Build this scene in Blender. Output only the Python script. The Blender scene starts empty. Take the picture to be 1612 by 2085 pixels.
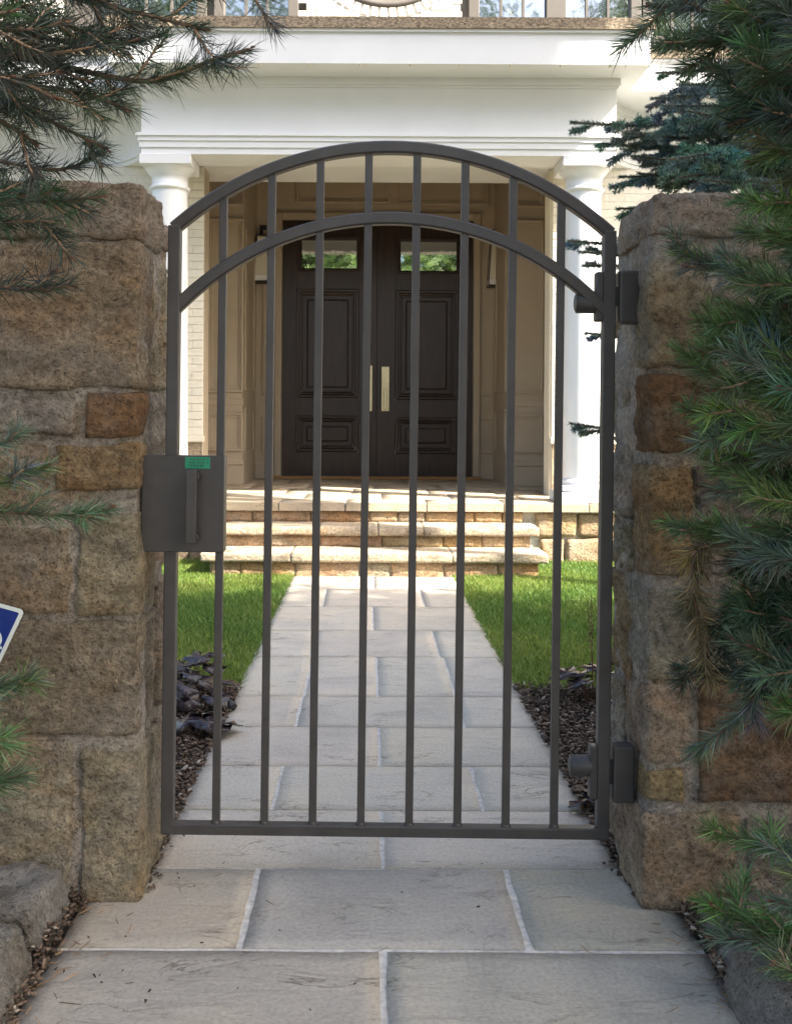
import bpy, bmesh, math, random
import numpy as np
from mathutils import Vector, Matrix, Euler, noise

R = math.radians
# ---------------------------------------------------------------- camera, sky, sun, exposure
F, PX, PY, H, ROLL = 2000.0, 748.0, 862.0, 1.185, R(0.3)
scene = bpy.context.scene
col = scene.collection
cd = bpy.data.cameras.new('camera')
cam = bpy.data.objects.new('camera', cd); col.objects.link(cam)
cd.sensor_fit = 'HORIZONTAL'; cd.sensor_width = 36; cd.lens = 36 * F / 1612
cd.shift_x = (806 - PX) / 1612; cd.shift_y = (PY - 1042.5) / 1612
cd.clip_start = 0.05; cd.clip_end = 2000
cam.matrix_world = Matrix.Translation((0, 0, H)) @ Matrix.Rotation(R(90), 4, 'X') @ Matrix.Rotation(ROLL, 4, 'Z')
scene.camera = cam

SUN_EL, SUN_AZ = R(45), R(-28)          # azimuth measured from +X towards +Y
w = bpy.data.worlds.new('World'); scene.world = w; w.use_nodes = True
nt = w.node_tree
sky = nt.nodes.new('ShaderNodeTexSky'); sky.sky_type = 'NISHITA'; sky.sun_disc = False
sky.sun_elevation = SUN_EL; sky.sun_rotation = math.pi / 2 - SUN_AZ
sky.air_density = 1.0; sky.dust_density = 4.0; sky.ozone_density = 0.3
bg = nt.nodes['Background']; bg.inputs['Strength'].default_value = 0.15
nt.links.new(sky.outputs[0], bg.inputs[0])
sl = bpy.data.lights.new('sun', 'SUN'); sl.energy = 5.0; sl.angle = R(0.6); sl.color = (1, 0.93, 0.82)
so = bpy.data.objects.new('sun', sl); col.objects.link(so)
sdir = Vector((math.cos(SUN_EL) * math.cos(SUN_AZ), math.cos(SUN_EL) * math.sin(SUN_AZ), math.sin(SUN_EL)))
so.rotation_euler = sdir.to_track_quat('Z', 'Y').to_euler(); so.location = sdir * 40
vs = scene.view_settings
vs.view_transform = 'Standard'; vs.look = 'None'; vs.gamma = 1; vs.use_curve_mapping = False
vs.exposure = 1.88
cy = scene.cycles
cy.max_bounces = 8; cy.diffuse_bounces = 4; cy.glossy_bounces = 4; cy.transparent_max_bounces = 8
cy.use_denoising = True

# ---------------------------------------------------------------- helpers
rnd = random.Random(7)
nr = np.random.default_rng(11)
CR, SR = math.cos(ROLL), math.sin(ROLL)

def P(x, y, D):
    "place of a photo pixel at depth D"
    u, v = x - PX, PY - y
    return Vector(((u * CR - v * SR) / F * D, D, H + (u * SR + v * CR) / F * D))
def XX(x, D): return (x - PX) / F * D
def ZZ(y, D): return H + (PY - y) / F * D

def tag(o, label=None, cat=None, group=None, kind=None):
    if label: o['label'] = label
    if cat: o['category'] = cat
    if group: o['group'] = group
    if kind: o['kind'] = kind
    return o

def empty(name, loc, label, cat, group=None):
    o = bpy.data.objects.new(name, None); col.objects.link(o); o.location = loc
    o.empty_display_size = 0.1
    bpy.context.view_layer.update()
    return tag(o, label, cat, group)

def link(name, me, mat=None, parent=None, color=None, loc=None):
    o = bpy.data.objects.new(name, me); col.objects.link(o)
    if mat and not me.materials: me.materials.append(mat)
    if parent:
        o.parent = parent
        root = parent
        off = Vector(parent.location)
        while root.parent: root = root.parent; off += root.location
        o.location = -off if loc is None else Vector(loc) - off
        if parent.type == 'MESH' : o.location = (Vector(loc) if loc is not None else Vector()) - off
    elif loc is not None: o.location = loc
    if color: o.color = (*color, 1)
    return o

class MB:
    def __init__(s): s.v = []; s.f = []; s.sm = []
    def add(s, vs_, fs, smooth=False):
        b = len(s.v); s.v += [tuple(p) for p in vs_]
        s.f += [tuple(i + b for i in f) for f in fs]; s.sm += [smooth] * len(fs)
        return s
    def box(s, x0, x1, y0, y1, z0, z1, b=0.0):
        x0, x1 = sorted((x0, x1)); y0, y1 = sorted((y0, y1)); z0, z1 = sorted((z0, z1))
        if b <= 0:
            v = [(x, y, z) for z in (z0, z1) for y in (y0, y1) for x in (x0, x1)]
            return s.add(v, [(0, 2, 3, 1), (4, 5, 7, 6), (0, 1, 5, 4), (2, 6, 7, 3), (0, 4, 6, 2), (1, 3, 7, 5)])
        b = min(b, (x1 - x0) * .45, (y1 - y0) * .45, (z1 - z0) * .45)
        bm = bmesh.new(); bmesh.ops.create_cube(bm, size=1)
        for q in bm.verts:
            q.co = Vector(((x0 + x1) / 2 + q.co.x * (x1 - x0), (y0 + y1) / 2 + q.co.y * (y1 - y0), (z0 + z1) / 2 + q.co.z * (z1 - z0)))
        bmesh.ops.bevel(bm, geom=list(bm.edges), offset=b, segments=2, affect='EDGES', profile=.5)
        bm.verts.index_update()
        s.add([q.co for q in bm.verts], [[q.index for q in f.verts] for f in bm.faces]); bm.free()
        return s
    def tube(s, pts, rad, n=8, cap=True):
        pts = [Vector(p) for p in pts]; k = len(pts)
        if not isinstance(rad, (list, tuple)): rad = [rad] * k
        rings = []; up = Vector((0.13, 0.31, 0.94))
        for i, p in enumerate(pts):
            t = (pts[min(i + 1, k - 1)] - pts[max(i - 1, 0)]).normalized()
            a = t.cross(up)
            if a.length < .05: a = t.cross(Vector((1, 0, 0)))
            a.normalize(); b = t.cross(a)
            rings += [p + (a * math.cos(2 * math.pi * j / n) + b * math.sin(2 * math.pi * j / n)) * rad[i] for j in range(n)]
        fs = [(i * n + j, i * n + (j + 1) % n, (i + 1) * n + (j + 1) % n, (i + 1) * n + j) for i in range(k - 1) for j in range(n)]
        s.add(rings, fs, True)
        if cap:
            s.add(rings[:n], [tuple(range(n))[::-1]]); s.add(rings[-n:], [tuple(range(n))])
        return s
    def lathe(s, cx, cy_, prof, n=40, smooth=True):
        v = []; k = len(prof)
        for r, z in prof: v += [(cx + r * math.cos(2 * math.pi * j / n), cy_ + r * math.sin(2 * math.pi * j / n), z) for j in range(n)]
        fs = [(i * n + j, i * n + (j + 1) % n, (i + 1) * n + (j + 1) % n, (i + 1) * n + j) for i in range(k - 1) for j in range(n)]
        s.add(v, fs, smooth)
        s.add(v[:n], [tuple(range(n))[::-1]]); s.add(v[-n:], [tuple(range(n))])
        return s
    def prism(s, poly, z0, z1):
        n = len(poly); v = [(x, y, z0) for x, y in poly] + [(x, y, z1) for x, y in poly]
        return s.add(v, [(i, (i + 1) % n, n + (i + 1) % n, n + i) for i in range(n)] + [tuple(range(n))[::-1], tuple(range(n, 2 * n))])
    def mesh(s, name):
        me = bpy.data.meshes.new(name); me.from_pydata(s.v, [], s.f)
        me.polygons.foreach_set('use_smooth', s.sm); me.update()
        return me
    def build(s, name, mat, parent=None, color=None):
        me = s.mesh(name)
        bm = bmesh.new(); bm.from_mesh(me); bmesh.ops.recalc_face_normals(bm, faces=bm.faces[:]); bm.to_mesh(me); bm.free()
        return link(name, me, mat, parent, color)

def np_mesh(name, V, polys_sizes, loops, cols=None, smooth=False):
    me = bpy.data.meshes.new(name)
    me.vertices.add(len(V)); me.vertices.foreach_set('co', np.ascontiguousarray(V, dtype=np.float32).ravel())
    me.loops.add(len(loops)); me.loops.foreach_set('vertex_index', np.ascontiguousarray(loops, dtype=np.int32))
    st = np.concatenate([[0], np.cumsum(polys_sizes)[:-1]]).astype(np.int32)
    me.polygons.add(len(st)); me.polygons.foreach_set('loop_start', st)
    me.update(calc_edges=True)
    if cols is not None:
        a = me.color_attributes.new('col', 'FLOAT_COLOR', 'POINT')
        c = np.ones((len(V), 4), dtype=np.float32); c[:, :3] = cols
        a.data.foreach_set('color', c.ravel())
    if smooth: me.polygons.foreach_set('use_smooth', np.ones(len(st), dtype=bool))
    me.validate()
    return me

def fbm(p, s, seed=0, o=4):
    return noise.fractal(Vector((p[0] * s + seed * 7.13, p[1] * s - seed * 3.7, p[2] * s + seed * 1.9)), 0.9, 2.1, o)

def rough_block(x0, x1, y0, y1, z0, z1, seed=0, res=.025, rad=.02, amp=.008, sc=9, bed=1.0, taper=0.0):
    "a hewn stone: rounded box with broken, uneven faces"
    lo = Vector((min(x0, x1), min(y0, y1), min(z0, z1))); hi = Vector((max(x0, x1), max(y0, y1), max(z0, z1)))
    d = hi - lo; rad = min(rad, .45 * min(d)); n = [max(2, int(round(c / res))) for c in d]
    idx = {}; V = []; Fc = []
    def vert(i, j, k):
        key = (i, j, k)
        if key in idx: return idx[key]
        p = Vector((lo.x + d.x * i / n[0], lo.y + d.y * j / n[1], lo.z + d.z * k / n[2]))
        q = Vector([min(max(p[a], lo[a] + rad), hi[a] - rad) for a in range(3)])
        e = p - q
        nn = e.normalized() if e.length > 1e-9 else Vector((0, 0, 1))
        r_ = rad * (1 + .5 * fbm(q, 4, seed + 5, 2))
        p = q + nn * min(r_, rad * 1.4)
        a = fbm((p.x, p.y, p.z * bed), sc, seed, 5) * amp * .8 + fbm(p, sc * .3, seed + 9, 2) * amp * .45 + abs(fbm((p.x, p.y, p.z * 1.6), sc * 3.3, seed + 4, 3)) * amp * .55
        p = p + nn * a + Vector((fbm(p, 5, seed + 2, 2), 0, fbm(p, 5, seed + 3, 2))) * amp * .7
        idx[key] = len(V); V.append(p); return idx[key]
    for ax in range(3):
        a, b = [(1, 2), (2, 0), (0, 1)][ax]
        for side in (0, n[ax]):
            for i in range(n[a]):
                for j in range(n[b]):
                    def key(u, v):
                        k = [0, 0, 0]; k[ax] = side; k[a] = u; k[b] = v; return vert(*k)
                    f = (key(i, j), key(i + 1, j), key(i + 1, j + 1), key(i, j + 1))
                    Fc.append(f if side else f[::-1])
    m = MB(); m.add(V, Fc, True)
    return m

# ---------------------------------------------------------------- materials (procedural)
def nodes(name):
    m = bpy.data.materials.new(name); m.use_nodes = True
    t = m.node_tree; return m, t, t.nodes['Principled BSDF'], t.nodes.new, t.links.new
def ramp(N, stops):
    r = N('ShaderNodeValToRGB'); e = r.color_ramp.elements
    while len(e) < len(stops): e.new(.5)
    for el, (p, c) in zip(e, stops): el.position = p; el.color = (*c, 1)
    return r
def tex(N, L, scale, detail=6, rough=.6, stretch=None, vec=None, dist=0):
    n = N('ShaderNodeTexNoise'); n.inputs['Scale'].default_value = scale; n.inputs['Detail'].default_value = detail
    n.inputs['Roughness'].default_value = rough; n.inputs['Distortion'].default_value = dist
    if stretch:
        mp = N('ShaderNodeMapping'); mp.inputs['Scale'].default_value = stretch; L(vec, mp.inputs[0]); L(mp.outputs[0], n.inputs['Vector'])
    else: L(vec, n.inputs['Vector'])
    return n
def mixc(N, L, fac, a, b, mode='MIX'):
    m = N('ShaderNodeMix'); m.data_type = 'RGBA'; m.blend_type = mode
    for s_, v in ((m.inputs[0], fac), (m.inputs[6], a), (m.inputs[7], b)):
        if isinstance(v, (int, float)): s_.default_value = v
        elif isinstance(v, tuple): s_.default_value = (*v, 1)
        else: L(v, s_)
    return m.outputs[2]
def bump(N, L, B, hs, dist=.01, st=.6):
    prev = None
    for h, d in hs:
        b = N('ShaderNodeBump'); b.inputs['Strength'].default_value = st; b.inputs['Distance'].default_value = d
        L(h, b.inputs['Height'])
        if prev: L(prev, b.inputs['Normal'])
        prev = b.outputs[0]
    L(prev, B.inputs['Normal'])

def mat_plain(name, c, rough=.5, var=.12, scale=6, bs=0, bd=.002, metal=0, stretch=None, spec=.5):
    m, t, B, N, L = nodes(name)
    g = N('ShaderNodeNewGeometry').outputs['Position']
    n = tex(N, L, scale, 6, .6, stretch, g)
    r = ramp(N, [(.3, tuple(x * (1 - var) for x in c)), (.7, tuple(min(1, x * (1 + var)) for x in c))])
    L(n.outputs[0], r.inputs[0]); L(r.outputs[0], B.inputs['Base Color'])
    B.inputs['Roughness'].default_value = rough; B.inputs['Metallic'].default_value = metal
    B.inputs['Specular IOR Level'].default_value = spec
    if bs:
        n2 = tex(N, L, bs, 5, .6, stretch, g); bump(N, L, B, [(n2.outputs[0], bd)])
    return m

def mat_stone(name, wear=(.36, .33, .30), k=1.0, sc=1.0, wearpos=(.52, .72)):
    "sandstone: colour from the piece, grain, pits, pale lime wear"
    m, t, B, N, L = nodes(name)
    g = N('ShaderNodeNewGeometry').outputs['Position']; oi = N('ShaderNodeObjectInfo')
    n1 = tex(N, L, 7 * sc, 8, .65, (1, 1, 1.8), g); n2 = tex(N, L, 60 * sc, 6, .7, None, g); n3 = tex(N, L, 2.6 * sc, 5, .6, None, g, .6)
    n4 = tex(N, L, 150 * sc, 3, .6, None, g)
    r1 = ramp(N, [(.28, (.55, .52, .5)), (.5, (.95, .95, .95)), (.75, (1.35, 1.3, 1.22))]); L(n1.outputs[0], r1.inputs[0])
    c = mixc(N, L, 1.0, oi.outputs['Color'], r1.outputs[0], 'MULTIPLY')
    r2 = ramp(N, [(.3, (.38, .35, .33)), (.5, (1, 1, 1)), (.70, (1.5, 1.5, 1.5))]); L(n2.outputs[0], r2.inputs[0])
    c = mixc(N, L, .9, c, r2.outputs[0], 'MULTIPLY')
    n7 = tex(N, L, 3.4 * sc, 6, .62, (1, 1, 1.5), g, .9)
    r7 = ramp(N, [(.50, (1, 1, 1)), (.66, (1.12, .82, .52))]); L(n7.outputs[0], r7.inputs[0])
    c = mixc(N, L, .5, c, r7.outputs[0], 'MULTIPLY')
    r3 = ramp(N, [(wearpos[0], (0, 0, 0)), (wearpos[1], (1, 1, 1))]); L(n3.outputs[0], r3.inputs[0])
    f = mixc(N, L, 1.0, r3.outputs[0], n2.outputs[0], 'MULTIPLY')
    c = mixc(N, L, f, c, wear)
    r4 = ramp(N, [(.34, (.25, .22, .2)), (.42, (1, 1, 1))]); L(n4.outputs[0], r4.inputs[0])
    c = mixc(N, L, .75, c, r4.outputs[0], 'MULTIPLY')
    L(c, B.inputs['Base Color']); B.inputs['Roughness'].default_value = .92; B.inputs['Specular IOR Level'].default_value = .25
    n6 = tex(N, L, 26 * sc, 4, .6, (1, 1, 1.6), g)
    bump(N, L, B, [(n1.outputs[0], .030 * k), (n6.outputs[0], .022 * k), (n2.outputs[0], .018 * k), (n4.outputs[0], .008 * k)], st=1.0)
    return m

def mat_flag(name):
    "flagstone paving: soft grey and buff clouds, cleft lines, fine grit"
    m, t, B, N, L = nodes(name)
    g = N('ShaderNodeNewGeometry').outputs['Position']; oi = N('ShaderNodeObjectInfo')
    n1 = tex(N, L, 2.2, 6, .6, None, g, .5); n2 = tex(N, L, 90, 5, .7, None, g); n3 = tex(N, L, 3.0, 7, .62, (1.0, 3.2, 1), g, .8)
    r1 = ramp(N, [(.30, (.80, .81, .82)), (.5, (1, 1, 1)), (.70, (1.12, 1.08, 1.0))]); L(n1.outputs[0], r1.inputs[0])
    c = mixc(N, L, 1.0, oi.outputs['Color'], r1.outputs[0], 'MULTIPLY')
    r2 = ramp(N, [(.3, (.72, .72, .72)), (.5, (1, 1, 1)), (.7, (1.18, 1.18, 1.18))]); L(n2.outputs[0], r2.inputs[0])
    c = mixc(N, L, .8, c, r2.outputs[0], 'MULTIPLY')
    # thin cleft lines: where a stretched noise crosses one value
    ma = N('ShaderNodeMath'); ma.operation = 'SUBTRACT'; L(n3.outputs[0], ma.inputs[0]); ma.inputs[1].default_value = .54
    mb = N('ShaderNodeMath'); mb.operation = 'ABSOLUTE'; L(ma.outputs[0], mb.inputs[0])
    r3 = ramp(N, [(.0, (.0, .0, .0)), (.010, (1, 1, 1))]); L(mb.outputs[0], r3.inputs[0])
    n5 = tex(N, L, 4.5, 3, .5, None, g)
    r5 = ramp(N, [(.5, (1, 1, 1)), (.62, (0, 0, 0))]); L(n5.outputs[0], r5.inputs[0])
    fl = mixc(N, L, 1.0, r3.outputs[0], r5.outputs[0], 'LIGHTEN')
    dk = mixc(N, L, fl, (.40, .38, .36), (1, 1, 1))
    c = mixc(N, L, .8, c, dk, 'MULTIPLY')
    L(c, B.inputs['Base Color']); B.inputs['Roughness'].default_value = .8; B.inputs['Specular IOR Level'].default_value = .3
    st = N('ShaderNodeMath'); st.operation = 'GREATER_THAN'; L(n3.outputs[0], st.inputs[0]); st.inputs[1].default_value = .54
    bump(N, L, B, [(n3.outputs[0], .02), (fl, .003), (n2.outputs[0], .004)], st=.7)
    return m

def mat_attr(name, rough=.6, trans=.0, spec=.3, sheen=0):
    m, t, B, N, L = nodes(name)
    a = N('ShaderNodeAttribute'); a.attribute_name = 'col'
    L(a.outputs['Color'], B.inputs['Base Color']); B.inputs['Roughness'].default_value = rough
    B.inputs['Specular IOR Level'].default_value = spec
    if trans:
        tr = N('ShaderNodeBsdfTranslucent'); L(a.outputs['Color'], tr.inputs[0])
        mx = N('ShaderNodeMixShader'); mx.inputs[0].default_value = trans
        L(B.outputs[0], mx.inputs[1]); L(tr.outputs[0], mx.inputs[2]); L(mx.outputs[0], t.nodes['Material Output'].inputs[0])
    return m

def mat_brick(name, c):
    m, t, B, N, L = nodes(name)
    g = N('ShaderNodeNewGeometry').outputs['Position']
    mp = N('ShaderNodeMapping'); mp.inputs['Rotation'].default_value = (R(90), 0, 0); L(g, mp.inputs[0])
    b = N('ShaderNodeTexBrick'); b.inputs['Scale'].default_value = 1; b.inputs['Brick Width'].default_value = .22; b.inputs['Row Height'].default_value = .075
    b.inputs['Mortar Size'].default_value = .006; b.inputs['Mortar Smooth'].default_value = .4; L(mp.outputs[0], b.inputs['Vector'])
    n = tex(N, L, 25, 5, .6, None, g)
    r = ramp(N, [(.3, tuple(x * .9 for x in c)), (.7, c)]); L(n.outputs[0], r.inputs[0])
    L(r.outputs[0], B.inputs['Base Color']); B.inputs['Roughness'].default_value = .6
    inv = N('ShaderNodeMath'); inv.operation = 'SUBTRACT'; inv.inputs[0].default_value = 1; L(b.outputs['Fac'], inv.inputs[1])
    bump(N, L, B, [(inv.outputs[0], .008), (n.outputs[0], .006)], st=.8)
    return m

def mat_glass(name, tint, bd=.003, bsc=14):
    m, t, B, N, L = nodes(name)
    g = N('ShaderNodeNewGeometry').outputs['Position']
    n = tex(N, L, bsc, 2, .5, None, g)
    B.inputs['Base Color'].default_value = (*tint, 1); B.inputs['Roughness'].default_value = .03
    B.inputs['Specular IOR Level'].default_value = 1.0; B.inputs['IOR'].default_value = 2.4
    B.inputs['Coat Weight'].default_value = 1.0; B.inputs['Coat IOR'].default_value = 3.0; B.inputs['Coat Roughness'].default_value = .02
    bump(N, L, B, [(n.outputs[0], bd)], st=.5)
    return m

M = {}
M['stone'] = mat_stone('hewn sandstone')
M['mortar'] = mat_stone('lime mortar', wear=(.42, .39, .35), k=.8)
M['edgestone'] = mat_stone('edging rock', wear=(.45, .44, .41), k=1.2, wearpos=(.4, .62))
M['stepstone'] = mat_stone('step sandstone', wear=(.5, .42, .33), k=.6)
M['flag'] = mat_flag('flagstone')
M['joint'] = mat_plain('pale joint mortar', (.52, .50, .46), .9, .3, 40, 160, .006)
M['iron'] = mat_plain('bronze powder coat', (.040, .036, .033), .46, .22, 14, 500, .0006, spec=.5)
M['white'] = mat_plain('white trim paint', (.76, .775, .79), .45, .03, 3, 30, .0008)
M['cream'] = mat_plain('cream trim paint', (.74, .68, .55), .5, .04, 3, 30, .0008)
M['tan'] = mat_plain('taupe panel paint', (.43, .355, .262), .5, .05, 4, 40, .0008)
M['wood'] = mat_plain('dark stained wood', (.030, .0145, .010), .33, .5, 9, 60, .001, stretch=(6, 6, .35), spec=.45)
M['brass'] = mat_plain('satin brass', (.55, .47, .30), .32, .08, 30, metal=1)
M['black'] = mat_plain('black metal', (.012, .012, .013), .45, .2, 20)
M['brick'] = mat_plain('painted brick', (.76, .70, .58), .6, .05, 20, 120, .004)
M['brickwall'] = mat_brick('painted brick wall', (.78, .74, .66))
M['glass'] = mat_glass('window glass', (.03, .035, .035))
M['doorglass'] = mat_glass('seeded door glass', (.05, .055, .05), .0018, 22)
M['frame'] = mat_plain('taupe window paint', (.135, .12, .102), .5, .06, 5)
M['shingle'] = mat_plain('weathered shingle', (.27, .215, .15), .9, .8, 38, 60, .02, stretch=(1, 1, 1.6))
M['roof'] = mat_plain('roof shingles', (.16, .14, .12), .9, .35, 12, 40, .01)
M['soil'] = mat_plain('garden soil', (.055, .040, .030), .95, .5, 18, 70, .02)
M['ground'] = mat_plain('ground', (.10, .085, .06), .95, .35, 4, 40, .02)
M['turf'] = mat_plain('turf', (.045, .085, .02), .95, .4, 12, 60, .02)
M['needle'] = mat_attr('pine needles', .42, .22, .45)
M['grass'] = mat_attr('grass blades', .5, .32, .35)
M['leafm'] = mat_attr('tree leaves', .5, .30, .3)
M['chips'] = mat_attr('bark chips', .9)
M['bark'] = mat_plain('pine bark', (.11, .072, .050), .9, .4, 40, 120, .004)
M['twig'] = mat_plain('young twig', (.28, .185, .115), .8, .35, 60)
M['bud'] = mat_plain('pine bud', (.13, .058, .032), .7, .3, 60)
M['plum'] = mat_plain('plum leaf', (.030, .022, .028), .24, .45, 25, 90, .003)
M['mat'] = mat_plain('coir mat', (.34, .19, .08), .95, .2, 60, 200, .003)
M['signblue'] = mat_plain('sign blue', (.006, .022, .16), .35, .05, 8)
M['signwhite'] = mat_plain('sign white', (.58, .62, .58), .4, .05, 8)
M['green'] = mat_plain('sticker green', (.004, .20, .10), .4, .08, 40)
M['greendark'] = mat_plain('sticker print', (.004, .055, .035), .4, .1, 40)
M['lampwhite'] = mat_plain('white enamel', (.8, .8, .8), .3, .02, 8)

def mat_lantern():
    m, t, B, N, L = nodes('seeded lantern glass')
    B.inputs['Base Color'].default_value = (.88, .83, .70, 1); B.inputs['Roughness'].default_value = .18
    B.inputs['Transmission Weight'].default_value = .18; B.inputs['IOR'].default_value = 1.3
    return m
M['lantern'] = mat_lantern()
def mat_clear():
    m, t, B, N, L = nodes('wavy clear glass')
    g = N('ShaderNodeNewGeometry').outputs['Position']; n = tex(N, L, 16, 2, .5, None, g)
    B.inputs['Base Color'].default_value = (.93, .96, .93, 1); B.inputs['Roughness'].default_value = .01
    B.inputs['Transmission Weight'].default_value = 1; B.inputs['IOR'].default_value = 1.3
    bump(N, L, B, [(n.outputs[0], .004)], st=.4)
    return m
M['doorglass'] = mat_clear()

# colours of the pieces
TAN = (.325, .262, .186); GREY = (.320, .275, .222); RUST = (.205, .128, .072); OCH = (.318, .232, .124); MORT = (.36, .318, .262)
def jit(c, a=.12):
    k = 1 + rnd.uniform(-a, a); h = min(.04, a * .4); return tuple(max(0, x * k * (1 + rnd.uniform(-h, h))) for x in c)

# ---------------------------------------------------------------- ground and paving
def sheet(name, x0, x1, y0, y1, z, mat, amp=0, res=.08, kind='structure', sc=6):
    nx = max(1, int((x1 - x0) / res)); ny = max(1, int((y1 - y0) / res)); m = MB()
    v = []
    for j in range(ny + 1):
        for i in range(nx + 1):
            x = x0 + (x1 - x0) * i / nx; y = y0 + (y1 - y0) * j / ny
            v.append((x, y, z + (fbm((x, y, 0), sc, 3, 4) * amp if amp else 0)))
    m.add(v, [(j * (nx + 1) + i, j * (nx + 1) + i + 1, (j + 1) * (nx + 1) + i + 1, (j + 1) * (nx + 1) + i) for j in range(ny) for i in range(nx)], True)
    return tag(m.build(name, mat), kind=kind)

sheet('ground', -400, 400, -400, 400, -.06, M['ground'], res=400)
WL, WR = -.572, .690                       # inner faces of the two walls
LF, LB, RF, RB = 2.436, 2.83, 2.40, 2.76   # front and back of the walls
PL, PR = -.580, .685                       # path edges behind the gate
QL, QR = -.70, .775                        # path edges before the gate
path = tag(MB().box(QL + .01, QR - .01, -3.5, 2.55, -.10, -.0035).box(PL + .006, PR - .006, 2.55, 7.62, -.10, -.0032).build('path', M['joint']), kind='structure')
rows = [-3.2, -2.78, -2.36, -1.94, -1.52, -1.10, -.68, -.25, .17, .58, 1.0, 1.40, 1.80, 2.209, 2.616, 3.008, 3.395, 3.83, 4.263, 4.98, 5.62, 6.35, 7.02, 7.60]
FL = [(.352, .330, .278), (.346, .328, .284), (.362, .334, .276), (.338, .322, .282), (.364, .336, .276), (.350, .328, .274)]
def slab(x0, x1, y0, y1, seed, g=.006, z=0.0, th=.04, par=path, res=.05, name='paving_stone', mt=None, amp=.0018, gy=None):
    gy = g * .95 if gy is None else gy
    nx = max(3, int((x1 - x0) / res)); ny = max(3, int((y1 - y0) / res)); v = []; f = []
    for j in range(ny + 1):
        for i in range(nx + 1):
            x = x0 + (x1 - x0) * i / nx; y = y0 + (y1 - y0) * j / ny
            ex = 1 if i == 0 else (-1 if i == nx else 0); ey = 1 if j == 0 else (-1 if j == ny else 0)
            wob = .0065 * fbm((x, y, seed), 7, seed, 3)
            x += ex * (g + abs(wob)) ; y += ey * (gy + abs((.004 if gy > .003 else .0015) * fbm((y, x, seed), 6, seed + 3, 3)))
            zz = z + amp * fbm((x, y * 2, 0), 5, 0, 4) - (.0008 if ex or ey else 0)
            v.append((x, y, zz))
    A = lambda i, j: j * (nx + 1) + i
    f = [(A(i, j), A(i + 1, j), A(i + 1, j + 1), A(i, j + 1)) for j in range(ny) for i in range(nx)]
    rim = [A(i, 0) for i in range(nx + 1)] + [A(nx, j) for j in range(1, ny + 1)] + [A(i, ny) for i in range(nx - 1, -1, -1)] + [A(0, j) for j in range(ny - 1, 0, -1)]
    b = len(v); v += [(v[i][0], v[i][1], z - th) for i in rim]; k = len(rim)
    f += [(rim[i], b + i, b + (i + 1) % k, rim[(i + 1) % k]) for i in range(k)] + [tuple(range(b + k - 1, b - 1, -1))]
    me = MB().add(v, f, False).mesh(name)
    sm = [True] * (nx * ny) + [False] * (k + 1); me.polygons.foreach_set('use_smooth', sm)
    return link(name, me, mt or M['flag'], par, jit(FL[seed % 6], .045))
sd = 0
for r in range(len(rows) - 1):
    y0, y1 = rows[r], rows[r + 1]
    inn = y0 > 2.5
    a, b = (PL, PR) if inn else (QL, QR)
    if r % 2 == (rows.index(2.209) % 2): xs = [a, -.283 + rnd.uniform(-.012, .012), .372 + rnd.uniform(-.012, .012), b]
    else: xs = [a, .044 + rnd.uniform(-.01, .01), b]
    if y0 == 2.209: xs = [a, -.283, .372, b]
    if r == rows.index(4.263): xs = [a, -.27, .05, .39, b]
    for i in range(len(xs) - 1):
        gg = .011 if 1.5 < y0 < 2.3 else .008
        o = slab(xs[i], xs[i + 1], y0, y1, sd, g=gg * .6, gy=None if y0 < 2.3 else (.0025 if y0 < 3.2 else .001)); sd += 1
        if inn: o.color = (*jit((.46, .418, .350), .035), 1)  # slabs behind the gate coloured lighter, standing in for the brighter light there

# lawn soil, beds
sheet('lawn_soil', PR + .004, 6.5, 4.36, 8.55, -.015, M['turf'], .012, .15)
sheet('lawn_soil', -6.5, PL - .004, 4.36, 8.55, -.015, M['turf'], .012, .15)
sheet('garden_bed', PR + .004, 5, 2.6, 4.36, -.012, M['soil'], .028, .05, sc=9)
sheet('garden_bed', -5, PL - .004, 2.6, 4.36, -.012, M['soil'], .028, .05, sc=9)
sheet('garden_bed', QR + .004, 5, -1.5, 2.5, .0, M['soil'], .03, .06, sc=9)
sheet('garden_bed', -5, QL - .004, -1.5, 2.5, .0, M['soil'], .03, .06, sc=9)

# ---------------------------------------------------------------- blade, needle and chip makers (numpy)
def norm(a): return a / np.maximum(np.linalg.norm(a, axis=1, keepdims=True), 1e-9)
def ribbons(base, d, ln, wd, bend):
    "curved tapering blades: 5 vertices, a quad and a triangle each"
    n = len(base); side = norm(np.cross(d, nr.normal(size=(n, 3))))
    ln = ln[:, None]; wd = np.broadcast_to(np.asarray(wd, dtype=float).reshape(-1, 1), (n, 1))
    mid = base + d * ln * .55 + bend * ln * .22; tip = base + d * ln + bend * ln * .75
    V = np.stack([base - side * wd * .5, base + side * wd * .5, mid + side * wd * .5, mid - side * wd * .5, tip], 1).reshape(-1, 3)
    i = np.arange(n)[:, None] * 5
    loops = (i + np.array([0, 1, 2, 3, 3, 2, 4])).ravel()
    return V, np.tile([4, 3], n), loops
def rep(c, k): return np.repeat(c, k, axis=0)

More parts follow.
